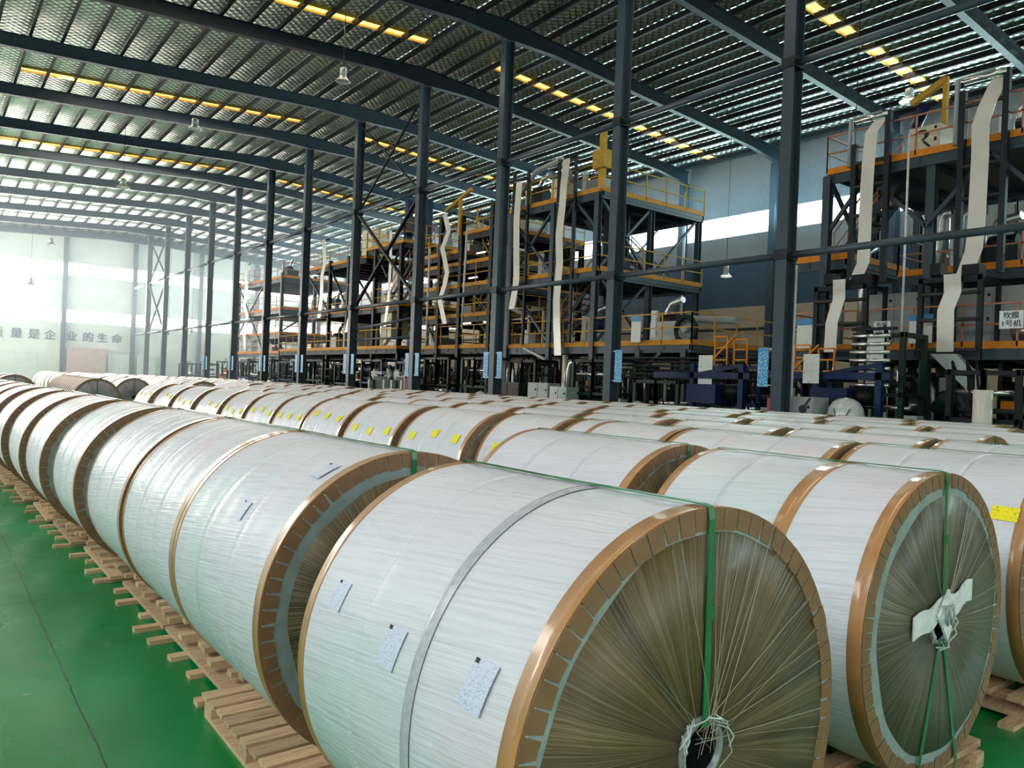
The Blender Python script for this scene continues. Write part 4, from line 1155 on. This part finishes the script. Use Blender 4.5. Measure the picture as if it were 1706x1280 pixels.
MB().box(20.26, 20.4, 31.05, 31.2, 8.9, 10.8).build('jib_post', M['ochre'], T3)
for (yy, zz) in ((31.2, 7.7), (30.2, 8.1), (29.0, 7.9), (30.8, 6.95), (29.0, 6.95), (31.4, 6.3), (29.4, 4.75), (31.2, 4.75)):
    MB().cyl((21.0, yy - .35, zz), (21.0, yy + .35, zz), .035, 8).build('fluorescent_tube', M['tube'], T3)
web([(32.4, 10.15), (31.96, 9.25), (32.5, 8.47), (32.2, 7.8), (31.97, 7.22), (32.14, 6.65), (32.55, 5.9), (32.0, 4.7)], 'zigzag white film web on the dark many-floored tower', 20.25, .40)
rollers(T3, 20.32, 31.5, 32.9, (10.1, 9.2, 7.1, 6.8, 4.7))
pipe([(20.2, 33.6, 3.6), (20.2, 33.6, 8.6)], .05, 'thin pale vertical pipe left of the zigzag web', 'white_panel', 'conduit', 'pipe')
pipe([(20.2, 30.4, 4.4), (20.2, 30.3, 9.0)], .05, 'thin pale vertical pipe right of the zigzag web', 'white_panel', 'conduit', 'pipe')

# --- tower four
T4 = tower('extrusion_tower', 'wide film tower with three webs beyond the cross-braced bay',
  [(20.5, 37.0, 0, 9.3), (20.5, 40.0, 0, 9.3), (20.5, 43.5, 0, 9.3), (20.5, 46.2, 0, 9.3), (20.5, 50, 0, 9.3), (26, 37.0, 0, 9.3), (26, 50, 0, 9.3), (26, 43, 0, 9.3)],
  [(20.5, 26, 36.8, 41.2, 9.4, True), (20.5, 26, 41.2, 50.2, 9.0, True), (20.5, 26, 36.8, 50.2, 5.95, True), (20.3, 26, 36.8, 54.0, 3.6, True)],
  [((20.5, 40.0, 6.0), (20.5, 43.5, 8.8)), ((20.5, 43.5, 6.0), (20.5, 46.2, 8.8)), ((20.5, 37.0, 9.2), (20.5, 38.6, 7.6)), ((20.5, 40.0, 9.2), (20.5, 38.6, 7.6)), ((20.5, 46.2, 6.0), (20.5, 50, 8.8))], M['steel_dark'], M['ochre'], M['amber_paint'])
stair(T4, 21.5, 40.8, 3.6, 37.4, 6.0, M['steel_dark'], M['rust']); stair(T4, 21.5, 40.5, 6.0, 36.6, 9.4, M['steel_dark'], M['rust'])
MB().box(22, 22.35, 39.2, 39.55, 9.4, 12.3).build('blue_mast', M['blue'], T4); MB().box(22, 22.35, 37.0, 37.35, 9.4, 12.0).build('blue_mast', M['blue'], T4)
MB().box(21.5, 22.6, 37.6, 39.0, 10.2, 11.0).build('hoist', M['black'], T4)
MB().box(21.2, 22.2, 42.0, 43.3, 9.1, 10.9).build('drive_box', M['cream'], T4)
web([(46.9, 10.7), (46.6, 9.2), (46.96, 8.37), (46.9, 7.0), (47.17, 5.67)], 'leftmost white film web of the wide far tower', 20.25, .5)
web([(42.0, 10.9), (41.9, 9.0), (42.1, 7.5), (42.3, 6.2), (43.0, 4.6)], 'middle white film web of the wide far tower', 20.25, .55)
web([(37.92, 10.07), (37.8, 8.57), (37.84, 6.58), (38.17, 4.77)], 'right white film web of the wide far tower, beside a column', 20.25, .30)
web([(40.4, 8.6), (40.4, 4.0)], 'pale wide film web inside the wide far tower', 22.0, .7)
cabinet('control_cabinet', 'cream cabinet on the low platform beyond the fifth column', 20.9, 22.0, 42.8, 44.8, 3.65, 5.2, 'cream', 2)
cabinet('control_cabinet', 'cream box cabinet on the low platform next to the cross-braced bay', 20.9, 22.0, 38.6, 39.9, 4.2, 6.4, 'cream', 1)

rollers(T4, 20.32, 46.2, 47.6, (10.65, 8.4, 5.7)); rollers(T4, 20.32, 41.5, 43.2, (10.85, 7.5, 4.65)); rollers(T4, 20.32, 37.4, 38.5, (10.0, 6.6, 4.8))
# --- tower five, hazy far one
T5 = tower('extrusion_tower', 'hazy orange-railed film tower nearest the end wall',
  [(20.5, 54.5, 0, 9.3), (20.5, 58, 0, 9.3), (20.5, 64, 0, 9.3), (26, 54.5, 0, 9.3), (26, 64, 0, 9.3), (23, 54.5, 0, 9.3)],
  [(20.5, 26, 54.3, 64.2, 9.0, True), (20.5, 26, 54.3, 64.2, 6.7, True), (20.5, 26, 54.3, 64.2, 4.9, True), (20.5, 26, 54.3, 64.2, 3.5, True)],
  [((20.5, 58, 3.6), (20.5, 64, 8.9)), ((20.5, 64, 5), (20.5, 58, 8.9)), ((20.5, 54.5, 5), (26, 54.5, 8.9))], M['steel'], M['rust'], M['orange'])
rollers(T5, 20.32, 61.0, 62.4, (10.55, 8.6, 6.4, 3.75))
web([(61.6, 10.6), (61.9, 9.6), (61.5, 8.6), (61.9, 7.3), (61.1, 6.4), (61.7, 5.0), (61.3, 3.7)], 'wavy white film web on the hazy far tower', 20.25, .6)

# ------------------------------------------------------------------ ground machines behind the columns
def winder(x, y, L, h, mat, label, rollcol='film', paper=True, seed=0):
    rnd = random.Random(seed)
    e = empty('winding_machine', (x, y, 0), label, 'machine', 'winding machines under the towers')
    for xx in (0, 1.1):
        for yy in (0, L - .12): MB().box(xx, xx + .12, yy, yy + .12, 0, h).build('upright', M[mat], e)
    m_ = MB()
    for zz in (h - .12, h * .55):
        m_.box(0, 1.22, .02, .10, zz, zz + .12).box(0, 1.22, L - .10, L - .02, zz, zz + .12).box(.02, .1, 0, L, zz, zz + .1).box(.02, .1, L / 2 - .05, L / 2 + .05, h * .55, h)
    m_.build('cross_frame', M[mat], e)
    for k in range(rnd.randint(4, 6)):
        zz = .5 + (h - .6) * k / 5; xx = rnd.uniform(.15, .9); rr = rnd.choice((.06, .08, .12))
        MB().cyl((xx, .08, zz), (xx, L - .08, zz), rr, 12).build('roller', M[rnd.choice(('roller', 'rubber', 'rubber'))], e)
    if paper:
        MB().cyl((.1, L * .15, .62), (.1, L * .85, .62), .38, 24).build('film_roll', M[rollcol], e)
    MB().box(.3, 1.0, L * .3, L * .7, 0, .55).build('gear_housing', M[rnd.choice(('black', mat, 'cabinet'))], e)
    MB().box(.0, .35, -.35, -.05, .6, 1.5).build('control_box', M[rnd.choice(('cabinet', 'blue', 'black'))], e)
    for k in range(3):
        yy = rnd.uniform(.2, L - .2)
        MB().tube([(.3, yy, h * .5), (.2, yy + .1, h * .8), (.5, yy + .3, h + .2), (.9, yy + .35, h - .1)], .03, 6).build('hose', M['black'], e)
    return e
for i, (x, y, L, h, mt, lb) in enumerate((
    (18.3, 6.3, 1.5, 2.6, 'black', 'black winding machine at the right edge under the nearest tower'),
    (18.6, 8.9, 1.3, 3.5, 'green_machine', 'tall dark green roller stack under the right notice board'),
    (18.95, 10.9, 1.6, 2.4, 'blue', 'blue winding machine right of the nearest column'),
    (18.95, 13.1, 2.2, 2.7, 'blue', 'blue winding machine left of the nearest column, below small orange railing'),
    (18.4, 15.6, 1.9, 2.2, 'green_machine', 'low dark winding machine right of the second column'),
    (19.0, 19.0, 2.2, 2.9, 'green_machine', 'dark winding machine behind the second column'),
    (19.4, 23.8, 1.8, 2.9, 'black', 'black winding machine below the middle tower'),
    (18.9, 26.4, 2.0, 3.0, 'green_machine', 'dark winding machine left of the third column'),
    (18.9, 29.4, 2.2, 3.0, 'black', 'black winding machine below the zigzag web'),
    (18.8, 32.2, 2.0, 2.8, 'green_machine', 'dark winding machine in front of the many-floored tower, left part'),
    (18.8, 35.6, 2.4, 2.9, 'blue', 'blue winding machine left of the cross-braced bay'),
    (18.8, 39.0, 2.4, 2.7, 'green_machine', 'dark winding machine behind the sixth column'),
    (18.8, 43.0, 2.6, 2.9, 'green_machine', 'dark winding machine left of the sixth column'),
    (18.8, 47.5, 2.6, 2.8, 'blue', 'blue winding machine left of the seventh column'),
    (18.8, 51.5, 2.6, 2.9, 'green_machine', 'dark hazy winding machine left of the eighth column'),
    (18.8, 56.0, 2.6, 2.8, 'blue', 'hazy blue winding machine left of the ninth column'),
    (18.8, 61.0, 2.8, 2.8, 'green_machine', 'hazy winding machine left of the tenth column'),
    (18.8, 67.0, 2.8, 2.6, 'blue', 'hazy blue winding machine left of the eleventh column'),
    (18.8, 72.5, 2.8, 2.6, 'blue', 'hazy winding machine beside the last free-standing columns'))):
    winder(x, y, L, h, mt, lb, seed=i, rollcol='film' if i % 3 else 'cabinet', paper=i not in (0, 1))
# second line of dark machines deeper under the platforms
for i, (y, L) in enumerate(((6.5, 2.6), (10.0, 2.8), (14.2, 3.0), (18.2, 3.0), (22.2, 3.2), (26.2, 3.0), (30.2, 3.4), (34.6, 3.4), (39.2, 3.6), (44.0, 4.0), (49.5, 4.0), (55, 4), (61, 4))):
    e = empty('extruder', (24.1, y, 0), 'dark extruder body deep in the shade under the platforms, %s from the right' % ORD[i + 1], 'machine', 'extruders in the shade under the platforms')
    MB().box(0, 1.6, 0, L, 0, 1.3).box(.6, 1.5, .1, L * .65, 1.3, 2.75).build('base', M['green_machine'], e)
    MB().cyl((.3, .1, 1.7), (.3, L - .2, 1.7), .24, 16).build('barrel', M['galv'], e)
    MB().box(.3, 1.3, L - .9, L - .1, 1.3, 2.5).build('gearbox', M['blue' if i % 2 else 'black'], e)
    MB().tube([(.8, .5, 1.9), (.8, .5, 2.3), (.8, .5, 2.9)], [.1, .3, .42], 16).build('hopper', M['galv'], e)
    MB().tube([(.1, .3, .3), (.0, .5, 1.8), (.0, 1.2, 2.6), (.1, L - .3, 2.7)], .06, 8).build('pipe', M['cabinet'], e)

def pipe_rack(seed):
    rnd = random.Random(seed)
    e = bpy.data.objects.new('pipe_rack', None); COL.objects.link(e)
    m_ = MB()
    for yy in (0, 1.5): m_.box(0, .08, yy, yy + .08, 0, 3.1)
    for zz in (.9, 2.0, 3.0): m_.box(.01, .07, 0, 1.58, zz, zz + .07)
    m_.build('rack_frame', M['black'], e)
    for k in range(6):
        yy = .15 + k * .23 + rnd.uniform(-.05, .05); zt = rnd.uniform(1.6, 3.0); xx = -.14 + rnd.uniform(-.08, .02); r_ = rnd.choice((.025, .04, .06))
        MB().tube([(xx, yy, 0), (xx, yy, zt - .15), (xx, yy + .06, zt), (xx + .2, yy + .1, zt)], r_, 8).build('pipe', M[rnd.choice(('galv', 'black', 'green_machine', 'cabinet', 'steel_dark'))], e)
    for k in range(3):
        yy = rnd.uniform(.1, 1.1); zz = rnd.uniform(.9, 2.6); MB().box(-.30, -.20, yy, yy + rnd.uniform(.15, .35), zz, zz + rnd.uniform(.15, .45)).build('junction_box', M[rnd.choice(('white_panel', 'black', 'blue', 'cabinet', 'orange'))], e)
    for k in range(2):
        zz = rnd.uniform(1.1, 2.8)
        MB().tube([(-.1, -.1, zz), (-.15, .5, zz - .25), (-.1, 1.1, zz - .1), (-.1, 1.7, zz + .1)], .02, 6).build('hose', M['black'], e)
    MB().box(.1, .5, .1, 1.45, 0, rnd.uniform(1.4, 2.6)).build('backing_box', M['black'], e)
    return e
PR = [pipe_rack(q) for q in range(5)]
KM = kidmap(); up_ = set()
for i in range(30):
    P = PR[(i * 3) % 5]
    if P.name in up_: P = copy_tree(P, None, KM)
    else: up_.add(P.name)
    P.location = (21.1 + .15 * ((i * 7) % 3), 6.2 + i * 2.0, 0)
    tag(P, 'rack of dark and silver pipes under the towers, %s from the right' % ORD[i + 1] if i < 29 else 'rack of dark and silver pipes under the towers, leftmost', 'pipe rack', 'pipe racks under the towers')
def blower(seed):
    rnd = random.Random(seed)
    e = bpy.data.objects.new('blower_unit', None); COL.objects.link(e)
    MB().box(0, .9, 0, 1.2, 0, rnd.uniform(.5, .9)).build('housing', M[rnd.choice(('cabinet', 'green_machine', 'black'))], e)
    MB().cyl((.3, .1, .95), (.3, .8, .95), .22, 16).build('motor', M[rnd.choice(('black', 'blue', 'galv'))], e)
    MB().tube([(.6, .9, .6), (.6, .9, 1.3), (.6, .7, 1.6), (.5, .1, 1.7)], .12, 10).build('duct', M['galv'], e)
    MB().box(-.02, .1, .9, 1.15, .3, 1.3).build('switch_box', M[rnd.choice(('white_panel', 'cream', 'black'))], e)
    return e
BL = [blower(q) for q in range(3)]
KM = kidmap(); ub = set()
for i, (x, y, zz, lb) in enumerate(((22.0, 22.2, 6.43, 'on the middle deck of the middle tower, right part'), (21.6, 25.4, 6.43, 'on the middle deck of the middle tower, left part'), (21.5, 22.6, 9.5, 'on the top deck of the middle tower, right part'), (21.2, 26.0, 9.5, 'on the top deck of the middle tower, left part'),
    (21.6, 22.4, 3.5, 'on the low deck of the middle tower'), (21.4, 18.4, 3.5, 'on the low deck behind the hose reel'), (23.2, 8.2, 5.35, 'on the middle deck of the nearest tower'), (22.6, 7.4, 8.3, 'on the top deck of the nearest tower'), (23.0, 29.2, 9.0, 'on the top deck of the dark tower'), (22.5, 32.5, 8.2, 'on the second deck of the dark tower'),
    (21.2, 33.8, 3.55, 'on the low deck of the dark tower'), (22.8, 33.5, 5.05, 'on a lower deck of the dark tower'), (22.0, 44.5, 9.0, 'on the top deck of the wide far tower'), (21.6, 47.8, 5.95, 'on the middle deck of the wide far tower'), (21.2, 46.5, 3.6, 'on the low deck of the wide far tower'), (21.6, 56.5, 9.0, 'on the top deck of the hazy far tower'), (21.6, 59.0, 3.5, 'on the low deck of the hazy far tower'))):
    P = BL[i % 3]
    if P.name in ub: P = copy_tree(P, None, KM)
    else: ub.add(P.name)
    P.location = (x, y, zz)
    tag(P, 'blower with bent silver duct ' + lb, 'blower', 'blowers on the tower decks')

# printed paper unwinding on the tall roller stack, white sheets
e = empty('roller_stack', (18.35, 8.95, 0), 'stack of bright rollers carrying printed white paper, centre right', 'machine')
for k in range(7): MB().cyl((0, .15, 2.2 + .2 * k), (0, 1.15, 2.2 + .2 * k), .05, 10).build('roller', M['roller'], e)
MB().ribbon([(.07, .55, 3.45), (.03, .55, 3.0), (.07, .55, 2.6), (.03, .55, 2.15)], (0, .42, 0), .01).build('printed_paper', M['sign_white'], e)
MB().box(.1, .2, .1, 1.2, 3.55, 3.62).build('top_plate', M['black'], e)
for (x, y0, y1, z0, z1, lb) in ((18.05, 10.75, 11.2, 2.2, 2.95, 'white printed sheet on the blue winder right of the nearest column'), (18.2, 14.2, 14.7, 1.9, 2.95, 'white printed sheet on the blue winder left of the nearest column')):
    tag(MB().box(x, x + .01, y0, y1, z0, z1).build('printed_sheet', M['sign_white']), lb, 'paper sheet')
tag(MB().tube([(18.1, 6.95, 0), (18.1, 6.95, 2.15)], .19, 20).build('film_sleeve', M['film']), 'white upright film sleeve low at the right edge under the tower', 'film')

# blue swing gantries
for (y0, y1, zz, lb) in ((9.0, 12.3, 2.4, 'right of the nearest column'), (12.9, 16.4, 2.35, 'left of the nearest column')):
    e = empty('gantry_frame', (18.15, y0, 0), 'deep blue gantry beam on posts ' + lb, 'gantry')
    MB().box(0, .18, 0, y1 - y0, zz - .08, zz + .1).build('beam', M['blue'], e)
    for yy in (.2, (y1 - y0) * .55): MB().box(0, .16, yy, yy + .16, 0, zz + .35).build('post', M['blue'], e)
    MB().bar((.08, .3, zz + .3), (.08, (y1 - y0) * .5, zz + .05), .1).build('stay', M['blue'], e)
    MB().box(-.1, .7, (y1 - y0) * .3, (y1 - y0) * .6, 1.55, 2.1).build('drive_housing', M['blue'], e)
    MB().cyl((.4, .5, 1.9), (.4, 1.3, 1.9), .22, 16).build('motor', M['black'], e)
# covered roll dome, sacks, cabinets near the columns
e = empty('covered_roll', (17.6, 9.75, 0), 'white film-covered upright roll with a hanging dark cord, right of the nearest column', 'covered roll')
pr = [(0, .42), (1.45, .42), (1.62, .39), (1.76, .30), (1.84, .17), (1.87, .02)]
MB().tube([(0, 0, a) for a, b in pr], [b for a, b in pr], 28).build('film_cover', M['bag'], e)
MB().tube([(-.40, .08, 1.60), (-.43, -.0, 1.35), (-.43, -.12, 1.30), (-.40, -.22, 1.42), (-.32, -.28, 1.6)], .012, 6).build('cord', M['ink'], e)
for (x, y, r_, hh, lb) in ((18.0, 16.9, .42, 1.5, 'pale plastic-covered sack right of the second column'), (17.9, 25.4, .35, 1.55, 'small pale covered roll beside the third column'), (17.9, 32.0, .4, 1.5, 'pale covered bundle right of the fourth column')):
    tag(MB().tube([(x, y, 0), (x, y, hh - .35), (x, y, hh - .12), (x, y, hh)], [r_ * 1.1, r_ * 1.1, r_ * .75, r_ * .1], 18).build('covered_sack', M['bag']), lb, 'sack')
c1 = cabinet('machine_cabinet', 'pale slatted machine cabinet with dark round emblem right of the nearest column', 17.0, 17.7, 10.25, 10.8, 0, 1.85, 'cabinet', 1)
m_ = MB(); m_.cyl((-.02, .25, 1.55), (-.04, .25, 1.55), .10, 20); m_.bar((-.03, .22, 1.6), (-.03, .06, 1.83), .01, .05); m_.build('emblem', M['ink'], c1)
cabinet('red_cabinet', 'narrow crimson cabinet just left of the nearest column', 17.3, 17.8, 11.45, 11.72, 0, 1.78, 'red', 1)
cabinet('electric_cabinet', 'light grey electric cabinet between the second and third columns', 18.5, 19.1, 21.9, 23.1, 0, 1.97, 'cabinet', 2)
cabinet('control_console', 'grey-green console with two dark screens right of the light grey electric cabinet', 18.5, 19.1, 20.85, 21.8, 0, 1.85, 'lining', 2)
cabinet('tool_cabinet', 'dark green glass-fronted cabinet with pale frame right of the third column', 18.5, 19.1, 23.65, 25.1, 0, 1.95, 'green_machine', 2, dark=True)
for (y0, y1, lb) in ((31.3, 32.4, 'right one'), (33.0, 34.7, 'left one')):
    e = empty('arched_guard', (17.6, y0, 0), 'grey arched machine guard near the fourth column, ' + lb, 'machine guard')
    w_ = y1 - y0
    m_ = MB().box(0, .6, 0, .16, 0, 1.85).box(0, .6, w_ - .16, w_, 0, 1.85).box(0, .6, .3, w_ - .3, 2.1, 2.25)
    m_.bar((.3, .08, 1.85), (.3, .35, 2.18), .6, .14, (1, 0, 0)).bar((.3, w_ - .08, 1.85), (.3, w_ - .35, 2.18), .6, .14, (1, 0, 0))
    m_.build('arch', M['cabinet'], e)
    MB().box(.2, .5, .16, w_ - .16, 0, 2.0).build('inner_panel', M['green_machine'], e)
e = empty('safety_post', (17.3, 29.6, 0), 'pinkish red frame with dark screen beside the fourth column', 'stand')
MB().box(0, .1, .9, 1.0, 0, 2.05).build('post', M['red'], e); MB().box(0, .3, 0, .85, 1.3, 1.95).build('screen', M['ink'], e)
# blue banners hung on both sides of the columns
for i, y in enumerate(COLY):
    if y < 8 or y > 60: continue
    for s, nm in ((-1, 'right'), (1, 'left')):
        if i == 2 and s < 0: continue
        if i == 3 and s > 0: continue
        yc = y + s * .42
        e = empty('hanging_banner', (RIDGE - .15, yc, 2.06), 'vertical blue banner with white writing, on the %s side of the %s column' % (nm, ORD[i - 1]), 'banner', 'blue banners on the columns')
        MB().box(0, .012, -.15, .15, 0, .97).build('cloth', M['banner'], e)
        MB().box(-.006, 0, -.15, .15, .87, .97).build('header', M['sign_blue'], e)
        m_ = MB()
        for zz in (.93, .04): m_.bar((.01, -.15, zz), (.01, -s * .40, zz), .015)
        m_.build('bracket', M['galv'], e)

# near the end wall
tag(MB().box(10.95, 14.3, 84.3, 84.5, 0, 3.6).box(10.9, 14.35, 84.25, 84.55, 3.6, 3.72).build('roller_door_panel', M['pink']), 'pinkish panel at the foot of the end wall beyond the rolls', 'panel')
tag(MB().box(14.6, 16.35, 84.2, 84.35, 0, 3.3).box(17.1, 18.8, 84.2, 84.35, 0, 3.3).box(14.55, 14.65, 84.1, 84.4, 0, 3.4).build('white_partition', M['white_panel']), 'white partition panels at the foot of the end wall beside the pink panel', 'partition')
e = empty('mesh_fence', (-2, 78, 0), 'pale wire mesh fence at far left before the end wall', 'fence')
m_ = MB()
for k in range(9): m_.box(k * 1.4, k * 1.4 + .06, 0, .06, 0, 3.0)
for zz in (.1, 1.6, 2.9): m_.box(0, 11.2, 0, .05, zz, zz + .05)
m_.build('frame', M['white_panel'], e)
m_ = MB()
for k in range(80): m_.box(k * .14, k * .14 + .012, .02, .03, .1, 2.9)
m_.build('mesh', M['galv'], e)
tag(MB().tube([(20.2, 66, 0), (20.2, 66, 1.3), (20.2, 66, 1.9), (20.2, 66, 2.3)], [.4, .45, .35, .2], 12).build('orange_bin', M['orange']), 'small orange machine part standing low between the far columns', 'machine part')

# ------------------------------------------------------------------ pendant lamps
def lamp(x, y, zb, label, r_=.27, lit=False):
    zt = roof_z(x) + .005
    e = empty('pendant_lamp', (x, y, zb), label, 'lamp', 'pendant high-bay lamps')
    MB().tube([(0, 0, .05), (0, 0, .12), (0, 0, .2), (0, 0, .24)], [r_, r_ * .75, r_ * .5, r_ * .45], 24, caps=False).build('shade', M['lamp'], e)
    MB().tube([(0, 0, .22), (0, 0, .52), (0, 0, .56)], [r_ * .46, r_ * .42, r_ * .2], 16).build('ballast', M['lamp'], e)
    MB().tube([(0, 0, .09), (0, 0, .11)], [r_ * .85, r_ * .85], 24).build('lens', M['lampglass'] if lit else M['lamp'], e)
    MB().cyl((0, 0, .55), (0, 0, zt - zb), .012, 6).build('cable', M['black'], e)
lamp(11.72, 26, 12.5, 'pale bell-shaped pendant lamp hanging under the dark roof, upper middle')
lamp(9.8, 38, 13.2, 'pendant lamp against the second visible roof bay, upper left', .33)
lamp(29.9, 14.5, 13.35, 'large dark dome pendant lamp above the nearest tower, upper right', .36)
lamp(26.3, 20.0, 6.6, 'small lit pendant lamp low before the blue band, right of centre', .24, True)
lamp(23.4, 13.0, 6.1, 'pendant lamp beside the left film web of the nearest tower', .24)
lamp(7.7, 70, 11.3, 'faint pendant lamp high before the end wall window strip', .36)
lamp(6.9, 75, 8.5, 'faint small pendant lamp between the two window strips', .3)
lamp(8.3, 46, 11.6, 'pendant lamp in front of the far rafters at left', .36)
lamp(17.5, 74, 4.9, 'small lit lamp left of the far columns below the lower window strip', .25, True)
lamp(19.5, 74, 5.2, 'small lit lamp right of the far columns below the lower window strip', .25, True)

# ------------------------------------------------------------------ added haze boxes standing in for window glare
def haze(name, box, col, dens, label):
    hm = bpy.data.materials.new(name); hm.use_nodes = True
    hn = hm.node_tree.nodes; hn.remove(hn['Principled BSDF'])
    vs = hn.new('ShaderNodeVolumeScatter'); vs.inputs['Color'].default_value = (*col, 1); vs.inputs['Density'].default_value = dens; vs.inputs['Anisotropy'].default_value = 0.2
    hm.node_tree.links.new(vs.outputs[0], hn['Material Output'].inputs['Volume'])
    tag(MB().box(*box).build(name, hm), label, 'haze', kind='stuff')
haze('haze', (X0 + .1, X1 - .6, 46, Y1 - .6, 0.02, 13.4), (0.70, 0.87, 1.0), 0.011, 'pale added haze box for the window glare at the far end of the hall')
haze('haze', (27.0, X1 - .6, 14, 38, 3.8, 12.4), (0.40, 0.70, 1.0), 0.012, 'bluish added haze box for the bloom before the right wall window strip')
